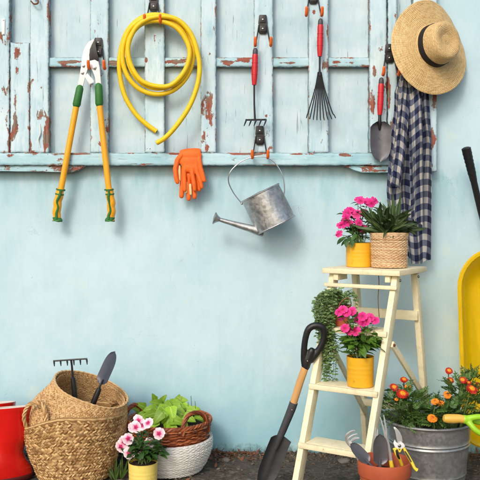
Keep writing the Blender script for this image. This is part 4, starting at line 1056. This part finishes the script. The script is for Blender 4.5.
def marigold(c, n, r, red, rnd=R):
    bm = B(); n = Vector(n).normalized(); R0 = r
    for k, (f, np_, cup) in enumerate(((1,9,.10),(.84,8,.22),(.62,7,.35),(.42,6,.45),(.24,5,.5))):
        petal_flower(bm, c+n*r*(.05+.10*k), n, r*f, np_, .85, cup, rnd.random()*3, 0, R0*1.0, .22, rnd)
    obj('flower', bm, M['p_mari'] if red else M['p_orng'], t, 'all')
    bm = B(); tube(bm, [c-n*r*.75, c-n*r*.35, c+n*r*.05], [r*.16,r*.34,r*.42], 8); obj('calyx', bm, M['stem'], t)
def pinn(bm, p, d, L, rnd=R, n=6):
    d = Vector(d).normalized(); up = Vector((0,0,1))+rdir(0)*.5; s = d.cross(up).normalized(); up = s.cross(d)
    for k in range(n):
        f = .25+.75*k/(n-1); q = p+d*L*f-up*L*.25*f*f
        for sg in (-1, 1):
            w = L*(.42 if k < n-2 else .3)*rnd.uniform(.8,1.1)
            leaf(bm, q, s*sg+d*.75+up*.15, up, w, w*.40, .4, .1, 3, 'lance')
    leaf(bm, p+d*L-up*L*.25, d, up, L*.38, L*.11, .4, .1, 3, 'lance')
bL, bS = B(), B(); bv = bb+Vector((0,0,bz*.9))
FL = [(394,387.5,4.6,1,.06),(404,380,4.4,1,.03),(408,387,3.8,0,.06),(402.5,394.5,6.6,1,.09),(396.5,399.5,2.2,0,.08),(435,401.5,4.2,0,.12),(441,403.5,4.0,0,.10),(432,418.5,5.4,0,.15),(449,371,4.2,1,-.02),(450.5,380.5,3.8,1,.02),(462.5,380.5,4.8,1,.06),(471.5,389.5,6.4,1,.13),(468.5,383,3.2,1,.05),(447,395,4.4,0,.11),(479,386,4.4,1,.0)]
for x, y, r, red, e in FL:
    c = P(x, y, bdp+e); nn = Vector((R.uniform(-.5,.4), -1, R.uniform(.6,1.6))); marigold(c, nn, r*bk*.92, red)
    g0 = bv+Vector(((c.x-bb.x)*.75, R.uniform(-.05,.05)-e*.6, 0)); cv = catmull([g0, (g0+c)/2+Vector((R.uniform(-.01,.01),0,0)), c-nn.normalized()*r*bk*.6], 6); tube(bS, cv, [.0026,.0022,.0022], 6)
    for k in range(4): p = cv[R.randint(3, len(cv)-2)]; pinn(bL, p, rdir(.4), R.uniform(.035,.055))
for (xc, yc, rx, ry, n, e) in ((405,410,23,15,74,.03),(399,402,14,9,22,.06),(433,413,8,9,14,.05),(440,418,10,6,10,.06),(463,400,17,17,52,.01),(470,388,10,12,16,.0),(452,410,14,10,26,.05),(420,416,12,6,14,.08),(404,414,20,10,40,.07),(462,404,16,14,34,.05),(446,414,14,8,26,.07),(400,406,18,12,24,.0),(470,400,12,20,22,.03)):
    for _ in range(n):
        a = R.uniform(0,2*PI); q = math.sqrt(R.random()); x, y = xc+rx*q*math.cos(a), yc+ry*q*math.sin(a)
        p = P(x, y, bdp+e+R.uniform(-.06,.06)); dv = Vector(((x-xc)/rx, R.uniform(-.8,.4), (yc-y)/ry*.8+.3))
        pinn(bL, p, dv, R.uniform(.030,.050))
        if R.random() < .35: tube(bS, catmull([bv+Vector(((p.x-bb.x)*.7,(p.y-bb.y)*.5,0)), (bv+p)/2+Vector(((p.x-bb.x)*.3,0,.0)), p], 4), .0016, 5)
obj('leaves', bL, M['l_mari'], t, 'all'); obj('stems', bS, M['stem'], t)
# lime hand fork lying across the rim
lx = .685
t = thing('hand_fork', 'lime green hand fork with turned wooden handle lying across the bucket rim', 'hand fork', P(455,418,lx))
bm = B(); hp = [P(x, y, lx) for x, y in ((442.8,418.3),(444,418.4),(447,418.6),(453,418.8),(459,418.6),(464.5,419.5))]
tube(bm, hp, [.006,.0135,.0165,.0172,.0158,.0150], 18); obj('handle', bm, M['wood_h'], t)
bm = B(); capsule(bm, [P(464.2,419.4,lx), P(468,419.6,lx)], [.0168,.0150], 14)
capsule(bm, catmull([P(467,419,lx), P(473,417.5,lx+.004), P(481,417,lx+.004), P(492,419,lx)], 5), [.0135,.0115,.0105,.0095], 10)
capsule(bm, catmull([P(467,420.5,lx), P(471,425,lx+.012), P(476,430.5,lx+.02), P(486,436,lx+.02), P(498,438,lx+.012)], 5), [.0130,.0112,.0105,.0098,.008], 10)
capsule(bm, catmull([P(468,419,lx-.004), P(475,421,lx-.02), P(484,424,lx-.03), P(496,427,lx-.03)], 5), [.012,.0105,.0095,.008], 10)
bm = remesh(bm, .0028, 4); obj('tines', bm, M['lime'], t, 'all')

# ------------------------------------------------------------------ yellow wheelbarrow on end at the right
t = thing('wheelbarrow', 'yellow wheelbarrow stood on end against the wall, its black handle up, cut by picture edge', 'wheelbarrow', P(530,440,.15))
x0, x1, zt, zb = P(459.6,0,.25).x, P(459.6,0,.25).x+.62, P(0,248,.2).z, P(0,446,.3).z
def rrect(ins, dd, rT, rB, n=9, lean=.0):
    o_ = []; a0, a1, b0, b1 = x0+ins, x1-ins, zb+ins, zt-ins
    for cx, cz, r, s in ((a1-rT,b1-rT,rT,0),(a0+rT,b1-rT,rT,1),(a0+rB,b0+rB,rB,2),(a1-rB,b0+rB,rB,3)):
        for k in range(n):
            a = PI/2*(s+k/(n-1)); z = cz+r*math.sin(a); o_.append(Vector((cx+r*math.cos(a), -(dd+.065-.10*(z-zb)/(zt-zb)), z)))
    return o_
bm = B(); L_ = [rrect(.0,.236,.17,.08),rrect(-.003,.242,.172,.08),rrect(.002,.247,.17,.08),rrect(.012,.246,.16,.075),rrect(.017,.240,.155,.07),rrect(.03,.205,.145,.065),rrect(.055,.150,.13,.06),rrect(.085,.120,.11,.05),rrect(.14,.112,.08,.04),rrect(.25,.110,.03,.02)]
rings = [[bm.verts.new(p) for p in q] for q in L_]; nn_ = len(rings[0])
for i in range(len(rings)-1):
    for k in range(nn_): bm.faces.new((rings[i][k], rings[i][(k+1)%nn_], rings[i+1][(k+1)%nn_], rings[i+1][k]))
bm.faces.new(rings[-1]); bmesh.ops.solidify(bm, geom=bm.faces[:], thickness=.003); obj('tray', bm, M['barrow'], t)
xm = (x0+x1)/2
for s in (-1, 1):
    g0 = P(466.5,150,.16) if s < 0 else Vector((2*xm-P(466.5,150,.16).x, P(466.5,150,.16).y, P(466.5,150,.16).z))
    g1 = P(480,208,.10) if s < 0 else Vector((2*xm-P(480,208,.10).x, -.10, P(480,208,.10).z))
    v = (g1-g0).normalized(); e = Vector((xm+s*.12, -.06, .42))
    bm = B(); tube(bm, catmull([g0+v*.02, g1, Vector((g1.x+s*-.055, -.050, g1.z-.17)), Vector(((g1.x-s*.055)*.6+e.x*.4, -.045, (g1.z-.17)*.6+e.z*.4)), e, Vector((xm+s*.05,-.08,.08))], 6), .0145, 12); h = obj('handle', bm, M['black'], t)
    bm = B(); tube(bm, [g0-v*.012, g0-v*.008, g0+v*.03, g0+v*.05, g0+v*.09, g0+v*.12, g0+v*.14], [.012,.0205,.0195,.0185,.0182,.0165,.0155], 14)
    for k in range(6): tube(bm, [g0+v*(.012+.018*k), g0+v*(.018+.018*k)], .0208-.0005*k, 14)
    obj('grip', bm, M['black'], h)
WMx = Matrix.Translation((xm, -.083, .0755)) @ Matrix.Rotation(PI/2, 4, 'Y') @ Matrix.Diagonal((.44,.44,.9,1))
bm = B(); lathe(bm, [(.10,-.03),(.15,-.035),(.168,-.02),(.17,0),(.168,.02),(.15,.035),(.10,.03),(.10,-.03)], 36, WMx); wl = obj('wheel', bm, M['tyre'], t)
bm = B(); lathe(bm, [(0,-.035),(.02,-.035),(.03,-.01),(.099,-.026),(.099,.026),(.03,.01),(.02,.035),(0,.035)], 30, WMx); obj('rim', bm, M['barrow'], wl)

# ------------------------------------------------------------------ red boots
def boot(x, y, d, ang, s=1.0, lean=0):
    """a rubber boot standing on the ground at (px x, depth d), its toe turned by ang"""
    c = Vector(((x-240)*K(d), -d, 0)); t = Matrix.Translation(c) @ Matrix.Rotation(ang, 4, 'Z') @ Matrix.Diagonal((s,s,s,1))
    secs = [(.0,.30,.073,.086),(.01,.297,.0735,.0865),(.03,.26,.072,.085),(.03,.20,.068,.080),(.026,.15,.062,.076),(.02,.115,.060,.078),(.012,.09,.062,.086)]
    bm = B(); seg = 40; rings = []; fw = Vector((-math.sin(ang), -math.cos(ang), 0)); rimd = (fw.x*.11, fw.y*.11)
    def slope(q):
        k = max(0, (q.z-.14)/.16); q.z += (q.x*rimd[0]+(q.y-.027)*rimd[1])*1.85*k; return q
    def ring(cy, z, rx, ry, tilt=0, crease=0):
        r = []
        for k in range(seg):
            a = 2*PI*k/seg; q = Vector((rx*math.cos(a)*(1+crease*math.sin(5*a+z*90)), cy+ry*math.sin(a), z+tilt*math.sin(a))); r.append(bm.verts.new(slope(q)))
        return r
    # toe is towards -y
    S_ = [(-.018,.002,.050,.126,0),(-.024,.004,.053,.138,0),(-.026,.012,.056,.142,0),(-.026,.030,.058,.142,-.006),(-.022,.050,.0585,.135,-.016),(-.008,.070,.057,.119,-.026),(.006,.092,.054,.096,-.034),(.012,.114,.053,.076,-.032),(.012,.134,.055,.065,-.024),(.017,.158,.059,.068,-.014),(.031,.185,.0665,.076,-.006),(.031,.215,.0695,.080,0),(.030,.245,.072,.0835,.002),(.028,.270,.0735,.0855,.004),(.027,.284,.0745,.0865,.006),(.027,.290,.0760,.088,.006),(.027,.298,.0758,.0878,.006)]
    for i, (cy, z, rx, ry, tl) in enumerate(S_): rings.append(ring(cy, z, rx, ry, tl, .034 if 6 <= i <= 10 else .004))
    for i in range(len(rings)-1):
        for k in range(seg): bm.faces.new((rings[i][k], rings[i][(k+1)%seg], rings[i+1][(k+1)%seg], rings[i+1][k]))
    bm.faces.new(rings[0][::-1]); bmesh.ops.subdivide_edges(bm, edges=[e for e in bm.edges if False], cuts=1)
    bmesh.ops.transform(bm, matrix=t, verts=bm.verts)
    b2 = B(); rr = []
    for (cy, z, rx, ry, tl) in ((.027,.298,.0756,.0876,.006),(.027,.3008,.0742,.0862,.006),(.027,.2995,.0715,.0835,.006),(.028,.26,.070,.082,.004),(.029,.20,.058,.066,0),(.024,.15,.045,.052,-.01),(.012,.11,.04,.05,-.02)):
        r = []
        for k in range(seg):
            a = 2*PI*k/seg; r.append(b2.verts.new(slope(Vector((rx*math.cos(a), cy+ry*math.sin(a), z+tl*math.sin(a))))))
        rr.append(r)
    for i in range(len(rr)-1):
        for k in range(seg): b2.faces.new((rr[i][k], rr[i][(k+1)%seg], rr[i+1][(k+1)%seg], rr[i+1][k]))
    b2.faces.new(rr[-1]); bmesh.ops.transform(b2, matrix=t, verts=b2.verts)
    b3 = B(); r3 = []
    for (cy, z, rx, ry) in ((-.024,-.002,.0545,.1385),(-.026,.003,.0585,.1445),(-.026,.016,.0605,.1460),(-.026,.020,.0585,.1440)):
        r3.append([b3.verts.new((rx*math.cos(2*PI*k/seg), cy+ry*math.sin(2*PI*k/seg), z)) for k in range(seg)])
    for i in range(3):
        for k in range(seg): b3.faces.new((r3[i][k], r3[i][(k+1)%seg], r3[i+1][(k+1)%seg], r3[i+1][k]))
    b3.faces.new(r3[0][::-1]); b3.faces.new(r3[-1]); bmesh.ops.transform(b3, matrix=t, verts=b3.verts)
    return c, bm, b2, b3
for (x, d, an, s, lb) in ((4.2,.335,math.radians(-66),.98,'front glossy red rubber boot with cream lining, left of the big woven basket'), (-9,.20,math.radians(-48),.93,'rear red rubber boot, only its red rim showing behind the front boot')):
    c, b1, b2, b3 = boot(x, 0, d, an, s); t = thing('rubber_boot', lb, 'boot', c, 'pair of red rubber boots')
    obj('boot_shell', b1, M['boot'], t, 'all'); obj('lining', b2, M['boot_in'], t, 'all'); obj('sole', b3, M['sole'], t)

# ------------------------------------------------------------------ big woven basket with a smaller one inside
gd = .285; gk = K(gd); gc = Vector(((75-240)*gk, -gd, 0)); gh = .252
t = thing('woven_basket', 'large chevron woven seagrass basket with loop handles standing beside the red boots', 'basket', gc)
def gR(z, ph):
    f = z/gh; return (33.5+14.5*f**.8-2.5*max(0, f-.75))*gk*(1+.030*math.sin(2*ph+.8+f)+.020*math.sin(3*ph+5*f)+.012*math.sin(5*ph-7*f))
def gZ(v):  # the rim droops to the left
    a = math.atan2(v.y, v.x); return v.z*(1-.22*max(0, -math.cos(a))**1.5+.09*max(0, -math.sin(a)))
bm = B(); braided(bm, gR, .004, gh, 21, 74, .0070, ln=1.4)
for i in range(18): woven(bm, lambda z, p: gR(z, p)-.004, gh*i/17.5+.001, gh*i/17.5+.004, 1, 30, .0028, .001, 3, 5)
for k in range(2): woven(bm, lambda z, p: gR(z, p)+.001, gh-.004+.007*k, gh+.002+.007*k, 1, 60, .0062, .0022, 3, 6)
for v in bm.verts: v.co.z = gZ(v.co)
bmesh.ops.translate(bm, verts=bm.verts, vec=gc); obj('woven_body', bm, M['seagrass'], t)
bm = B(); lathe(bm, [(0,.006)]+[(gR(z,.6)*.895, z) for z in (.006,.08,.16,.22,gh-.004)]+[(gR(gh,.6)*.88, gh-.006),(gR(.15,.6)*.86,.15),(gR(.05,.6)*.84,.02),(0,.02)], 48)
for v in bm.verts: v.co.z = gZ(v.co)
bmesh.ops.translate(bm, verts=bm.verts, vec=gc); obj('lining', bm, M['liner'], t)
def rope(bm, pts, r, tw=26):
    cv = catmull(pts, 10); n = len(cv)
    for s in range(3):
        out = []
        for i, p in enumerate(cv):
            tg_ = (cv[min(i+1,n-1)]-cv[max(i-1,0)]).normalized(); u = tg_.cross(Vector((0.3,1,.2))).normalized(); v = tg_.cross(u); a = i*.55+s*2*PI/3
            out.append(p+(u*math.cos(a)+v*math.sin(a))*r*.6)
        tube(bm, out, r*.62, 6)
gp = lambda x, y, d: P(x, y, d)
bm = B(); rope(bm, [gp(28.5,432,.37), gp(24,418,.385), gp(28,406,.39), gp(36,402,.40), gp(43,406,.42), gp(46.5,416,.44), gp(46,428,.448), gp(47.5,436,.452)], .0075); obj('handle', bm, M['seagrass'], t)
bm = B(); rope(bm, [gp(118,418,.20), gp(122,408,.19), gp(118,402,.17), gp(110,404,.15)], .0075); obj('handle', bm, M['seagrass'], t)
# the belly basket, tilted inside
nA = Vector((.36,-.14,.92)).normalized(); rc = P(91,389.5,.275); BM = Matrix.Translation(rc) @ basis(nA, (1,.05,-.35)).to_4x4()
t = thing('belly_basket', 'smaller pale straw basket tilted inside the large woven basket, holding two hand tools', 'basket', rc)
rr0 = 37.0*K(.28)
BP = [(0,.0),(-.030,.155-.152),(-.06,.170-.155),(-.09,.0),( -.2,0)]
def bR(z, ph):
    # z measured down from the rim (negative)
    f = min(1, -z/.24)
    r = rr0*(1.0+.0*f) if f < 0 else rr0*(1+.34*math.sin(min(1, f*1.35)*PI/2)**1.5*(1 if f < .62 else max(.55, 1-(f-.62)*1.2)))
    return r*(1+.025*math.sin(2*ph+1.2)+.012*math.sin(5*ph+9*f))
bm = B(); braided(bm, bR, -.235, -.004, 34, 104, .0038, ln=1.3, slant=.9)
for k in range(2): woven(bm, lambda z, p: bR(z, p), -.006+.006*k, -.001+.006*k, 1, 84, .0046, .0014, 3, 6)
bmesh.ops.transform(bm, matrix=BM, verts=bm.verts); obj('woven_body', bm, M['belly'], t)
bm = B(); lathe(bm, [(bR(-z,0)*.955, -z) for z in (.002,.03,.06,.1,.14,.18,.22)]+[(.05,-.236),(0,-.236)], 60, BM); obj('outer_lining', bm, M['belly'], t)
bm = B(); braided(bm, lambda z, p: bR(z, p)*.93, -.234, -.006, 30, 96, .0036, ln=1.3, slant=.9); bmesh.ops.transform(bm, matrix=BM, verts=bm.verts); obj('inner_weave', bm, M['belly'], t)
# hand tools in it
t = thing('hand_rake', 'black hand rake with six short teeth standing head up in the straw basket', 'hand rake', P(72,392,.27))
rd = .285
bm = B(); tube(bm, [P(75.3,408,rd), P(74.8,396,rd), P(73.8,385,rd), P(72.8,377.5,rd)], [.0095,.0112,.0112,.0098], 12); obj('handle', bm, M['black'], t)
bm = B(); tube(bm, [P(72.8,378,rd), P(71.9,366,rd), P(71.2,360.5,rd)], [.0052,.0042,.0045], 8); obj('shaft', bm, M['black'], t)
bm = B(); tube(bm, [P(53.4,361.0,rd), P(70,359.8,rd), P(87.2,358.7,rd)], .0034, 8)
for k in range(6):
    x = 54+6.55*k; y = 361-.37*k*.35*2.7
    tube(bm, [P(x,y,rd), P(x+.2,y+2.2,rd+.012), P(x+.4,y+5.2,rd+.024)], [.0036,.0036,.0018], 8)
obj('rake_head', bm, M['black'], t)
t = thing('hand_trowel', 'slate grey trowel with black handle standing blade up in the straw basket', 'trowel', P(96,398,.27))
hd_ = .315
bm = B(); tube(bm, [P(90.5,409,hd_), P(93.5,402.5,hd_), P(97.5,393,hd_), P(99.4,388.2,hd_)], [.010,.0118,.0115,.0095], 12); obj('handle', bm, M['black'], t)
a0, a1 = P(101.2,384,hd_-.01), P(115.0,351.5,hd_-.02); av = (a1-a0).normalized(); sd = Vector((1,-.5,.5)); sd = (sd-av*sd.dot(av)).normalized(); hh = sd.cross(av); hh = hh if hh.y < 0 else -hh
bm = B(); tube(bm, catmull([P(99.2,389,hd_), P(100.3,385,hd_), a0+av*.02], 4), [.0055,.0045,.003], 8); obj('neck', bm, M['black'], t)
obj('blade', trowel_blade(lambda u, v, h: a0+sd*u+av*v+hh*h, (a1-a0).length, .064, dish=.12), M['slate'], t)

# ------------------------------------------------------------------ white basket, willow basket, lime plant
wd_ = .185; wk = K(wd_); wc_ = Vector(((168.5-240)*wk, -wd_, 0)); wh_ = .138; wR = 43.5*wk
t = thing('white_basket', 'round white woven basket on the ground with a brown willow basket inside it', 'basket', wc_)
def wr_(z, ph):
    f = z/wh_; return wR*(.70+.30*math.sin(min(1, .12+f*1.05)*PI/2)-.0*f)*(1+.008*math.sin(3*ph))
bm = B(); woven(bm, wr_, .002, wh_, 26, 86, .0036, .0011, 4, 6, 1, .3)
bmesh.ops.translate(bm, verts=bm.verts, vec=wc_); obj('woven_body', bm, M['white_weave'], t)
bm = B(); lathe(bm, [(0,.004)]+[(wr_(z,0)*.985, z) for z in (.004,.03,.06,.09,.115,wh_)]+[(wR*.95,wh_),(wR*.90,.05),(0,.03)], 48, Matrix.Translation(wc_)); obj('lining', bm, M['white_weave'], t)
vb = wc_+Vector((.004,-.004,.078)); vR = 41.0*wk; vh = .135
t = thing('planted_willow_basket', 'brown willow basket with two hoop handles planted with lime green leaves', 'planter', vb)
def vr(z, ph): return vR*(.86+.14*z/vh)
bm = B(); woven(bm, vr, .06, vh-.012, 9, 34, .0052, .0034, 5, 6, 1, .35); woven(bm, lambda z, p: vr(z, p)+.002, .0, .06, 5, 34, .0058, .003, 4, 6, 1, .3)
bmesh.ops.translate(bm, verts=bm.verts, vec=vb); obj('woven_body', bm, M['wick_brown'], t)
bm = B()
for s in range(3): tube(bm, [Vector(((vR+.004*math.cos(20*a+s*2.1))*math.cos(a), (vR+.004*math.cos(20*a+s*2.1))*math.sin(a), vh-.004+.005*math.sin(20*a+s*2.1)))+vb for a in [2*PI*i/200 for i in range(200)]], .0058, 6, closed=True)
obj('rim', bm, M['wick_brown'], t)
bm = B(); woven(bm, lambda z, p: vR*.985, vh-.022, vh-.012, 1, 20, .0048, .002, 4, 6); bmesh.ops.translate(bm, verts=bm.verts, vec=vb); obj('pale_band', bm, M['wick_tan'], t)
for pts in ([(125.0,438,.24),(124.6,424,.225),(127.5,411,.205),(134,405,.185),(141,408,.165),(145,418,.150),(146,428,.145)], [(183,436,.352),(183.5,426,.345),(187.5,416.5,.33),(194.5,412.8,.30),(201.5,414,.275),(206.5,420,.255),(208.5,431,.240)]):
    bm = B(); cvp = catmull([P(*p) for p in pts], 6); n = len(cvp)
    for s in range(4):
        out = []
        for i, p in enumerate(cvp):
            tg_ = (cvp[min(i+1,n-1)]-cvp[max(i-1,0)]).normalized(); u = tg_.cross(Vector((.2,1,.1))).normalized(); v = tg_.cross(u); a = i*.42+s*PI/2
            out.append(p+(u*math.cos(a)+v*math.sin(a))*.0052)
        tube(bm, out, .0050, 6)
    obj('handle', bm, M['wick_brown'], t)
obj('soil', lathe(B(), [(vR*.97,vh-.03),(vR*.6,vh-.018),(0,vh-.01)], 36, Matrix.Translation(vb), lambda ph, r, z: (r, z+.005*math.sin(6*ph))), M['soil'], t)
bL, bS = B(), B(); lv = vb+Vector((0,0,vh-.015))
def heart(x, y, d, dx, dz, L, nz_=.9, dy=-.5):
    tip0 = P(x, y, d); dv = Vector((dx, dy, dz)).normalized(); b = tip0-dv*L*.45
    nn = Vector((R.uniform(-.35,.35), -nz_-R.uniform(0,.3), 1)); leaf(bL, b, dv, nn, L*.84, L*.74, R.uniform(.3,1.3), .2, 7, 'heart')
    g = lv+Vector(((b.x-lv.x)*.5, (b.y-lv.y)*.5, -.01)); tube(bS, catmull([g, (g+b)/2+Vector((0,0,.02)), b], 5), .0018, 5)
for h_ in ((150,408,.2,-.8,.3,.075),(146,416,.24,-1,-.1,.07),(157,402,.16,-.5,.5,.07),(167,405,.2,.3,.1,.082),(160,412,.26,-.5,-.3,.085),(178,404,.17,.8,.1,.08),(186,406,.15,1,.1,.07),(172,414,.28,.2,-.5,.082),(183,414,.24,.9,-.2,.08),(177,419,.3,.9,.25,.085),(193,411,.2,1,.0,.07),(166,424,.30,-.3,-.6,.075),(152,424,.3,-.8,-.3,.068),(190,418,.25,1,-.2,.07),(157,418,.31,-.6,-.5,.075),(174,428,.31,.6,-.3,.07),(163,398.5,.13,.2,.7,.05),(154,397,.15,-.2,.9,.045),(196,408,.15,.9,.4,.045),(143,424,.28,-.9,-.5,.06),(169,416,.22,0,-.2,.08),(178,410,.2,.4,-.2,.08),(150,414,.24,-.7,.0,.075),(184,424,.28,.9,-.4,.06),(199,417,.2,.9,-.1,.05),(141,405,.18,-.7,.6,.06),(140,414,.2,-.9,.2,.055),(172,401,.14,.4,.5,.06),(182,399,.13,.6,.3,.06)):
    heart(*h_)
    heart(h_[0]+R.uniform(-7,7), h_[1]+R.uniform(-2,7), h_[2]-R.uniform(0,.05), h_[3]+R.uniform(-.5,.5), h_[4]+R.uniform(-.4,.3), h_[5]*.8)
obj('leaves', bL, M['l_lime'], t, 'all')
for x, y, d in ((191,396,.17),(195,401,.18),(188,402,.17)):
    tube(bS, catmull([lv+Vector((.05,0,0)), P(x,420,d), P(x,y,d)], 5), .0013, 5)
obj('stems', bS, M['stem'], t)

# ------------------------------------------------------------------ pale pot with pink and white flowers
ld = .43; lk = K(ld); lb_ = Vector(((143-240)*lk, -ld, 0)); lr = 14.6*lk
t = thing('potted_flower', 'pale yellow pot of pink and white periwinkles on the ground before the white basket', 'potted plant', lb_)
lh = CH-(461.5-H0)*lk
pot(t, lb_, lr*.94, lr, lh, M['pot_pale'], .0005); lv2 = lb_+Vector((0,0,lh*.92))
pts = flowers(t, lv2, [(133,427),(142.5,425.5),(138.5,420.5),(148,423),(159,433.5),(121,446.5),(128,438.5),(141.5,449),(149.5,442.5),(129,453),(124,442),(136,427)], ld+.02, 5.8*lk, M['p_white'], .02, wid=1.1)
bL, bS = B(), B(); bush(bL, bS, lv2, [p+Vector((0,.007,-.005)) for p in pts], .034, .017, per=6, t0=.25)
bush(bL, bS, lv2, [P(143+R.uniform(-17,19), 445+R.uniform(-12,12), ld+R.uniform(-.04,.05)) for _ in range(16)], .036, .018, per=6)
filler(bL, P(145,450,ld), (.066,.055,.042), 130, .036, .019)
obj('leaves', bL, M['l_dark'], t, 'all'); obj('stems', bS, M['stem'], t)

# ------------------------------------------------------------------ the ground's small things
def stone(x, d, s, lab, seed):
    c = Vector(((x-240)*K(d), -d, ground_z((x-240)*K(d), -d))); bm = B()
    bmesh.ops.create_icosphere(bm, subdivisions=4, radius=1)
    for v in bm.verts:
        k = 1+.22*fbm(v.co, 1.3, seed)+.05*fbm(v.co, 5, seed); v.co = Vector((v.co.x*s[0]*k, v.co.y*s[1]*k, max(-.3, v.co.z)*s[2]*k))+c
    tag(obj('stone', bm, M['stone'], None, 'all', loc=c), lab, 'stone')
stone(119, .40, (.062,.035,.026), 'flat grey stone on the ground left of the pale yellow pot', 2)
stone(33, .20, (.04,.03,.055), 'grey stone on the ground between the red boot and the big basket', 5)
stone(225, .06, (.022,.018,.012), 'small grey stone at the wall foot right of the white basket', 9)
stone(344, .075, (.03,.02,.016), 'small grey stone at the wall foot seen under the ladder', 11)
t = thing('grass_weed', 'small green weed growing between the big basket and the pale yellow pot', 'weed', P(118,468,.33)); g0 = Vector(((117-240)*K(.33), -.33, -.004)); bm = B()
for _ in range(13):
    a = R.uniform(-1,1); leaf(bm, g0+Vector((R.uniform(-.02,.02), R.uniform(-.02,.02), 0)), Vector((a*.6, R.uniform(-.6,.3), 1)), Vector((R.uniform(-1,1),-1,.2)), R.uniform(.05,.12), R.uniform(.006,.013), R.uniform(.3,1.3), .15, 6, 'lance')
obj('blades', bm, M['l_grass'], t, 'all')
bm = B()
for _ in range(230):
    x = R.uniform(-1.2,1.3); y = -abs(R.gauss(0,.030))-.006 if R.random() < .8 else -R.uniform(.02,.4)
    if R.random() < .45: x = R.gauss(-.05,.10)
    p = Vector((x, y, ground_z(x, y)+.003+R.random()*.006)); s = R.uniform(.010,.034)
    leaf(bm, p, rdir(R.uniform(-.2,.5)), Vector((R.uniform(-.8,.8), R.uniform(-.8,.3), 1)), s, s*R.uniform(.2,.5), R.uniform(-1.4,1.4), .2, 4, R.choice(('oval','lance')))
o = obj('fallen_leaves', bm, M['litter'], None, 'all'); tag(o, 'brown dead leaves littered along the foot of the wall', 'leaves', None, 'stuff')
bm = B()
for _ in range(1900):
    x = R.uniform(-1.25,1.4); y = -abs(R.gauss(0,.035))-.004 if R.random() < .6 else -R.uniform(0,.8)
    s = R.uniform(.0025,.0085)*(1.25 if R.random() < .1 else 1); r_ = bmesh.ops.create_icosphere(bm, subdivisions=1, radius=s)
    M3 = Matrix.Translation((x, y, ground_z(x, y)+s*.2)) @ Matrix.Rotation(R.uniform(0,6), 4, rdir(.3)) @ Matrix.Diagonal((R.uniform(.7,1.4), R.uniform(.7,1.2), R.uniform(.45,.8), 1)); bmesh.ops.transform(bm, matrix=M3, verts=r_['verts'])
o = obj('gravel', bm, M['grit'], None, True); tag(o, 'small grit and soil crumbs strewn on the dark ground', 'gravel', None, 'stuff')
bm = B()
for _ in range(46):
    x = R.choice((R.gauss(-.02,.14), R.uniform(-1.1,1.2))); y = -abs(R.gauss(0,.025))-.008; z = ground_z(x, y)+.006; a = rdir(R.uniform(-.1,.35)); L = R.uniform(.02,.07)
    tube(bm, catmull([Vector((x,y,z)), Vector((x,y,z))+a*L*.5+Vector((0,0,R.uniform(-.003,.008))), Vector((x,y,z))+a*L], 3), [.0014,.0008], 4)
o = obj('twigs', bm, M['twine'], None, True); tag(o, 'thin dry twigs scattered along the wall foot', 'twigs', None, 'stuff')
EXPO = 0.36
# ------------------------------------------------------------------ light, camera
w = bpy.data.worlds.new('World'); scene.world = w; w.use_nodes = True
nt = w.node_tree; sky = nt.nodes.new('ShaderNodeTexSky'); sky.sky_type = 'NISHITA'; sky.sun_disc = False
SUN = Vector((-.34, -.86, .66)).normalized()
sky.sun_elevation = math.asin(SUN.z); sky.sun_rotation = math.atan2(SUN.x, SUN.y)
sky.air_density = 1.2; sky.dust_density = 3.0; sky.ozone_density = .6
nt.links.new(sky.outputs[0], nt.nodes['Background'].inputs[0]); nt.nodes['Background'].inputs[1].default_value = .15
l = bpy.data.lights.new('sun', 'SUN'); l.energy = 0.95; l.angle = math.radians(15); l.color = (1, .965, .91)
so = bpy.data.objects.new('sun', l); COL.objects.link(so); so.location = (-2, -3, 5)
so.rotation_euler = SUN.to_track_quat('Z', 'Y').to_euler()
cam = bpy.data.cameras.new('camera'); co = bpy.data.objects.new('camera', cam); COL.objects.link(co)
co.location = (0, -D, CH); co.rotation_euler = (PI/2, 0, 0)
cam.sensor_width = 36; cam.lens = 36*D/(480*S); cam.shift_y = -(240-H0)/480; cam.clip_end = 500; cam.clip_start = .05
scene.camera = co
vs = scene.view_settings; vs.view_transform = 'Standard'; vs.look = 'None'; vs.exposure = EXPO; vs.gamma = 1
try: vs.use_curve_mapping = False
except Exception: pass
scene.render.engine = 'CYCLES'; scene.cycles.use_denoising = True
scene.cycles.max_bounces = 8; scene.cycles.transparent_max_bounces = 8
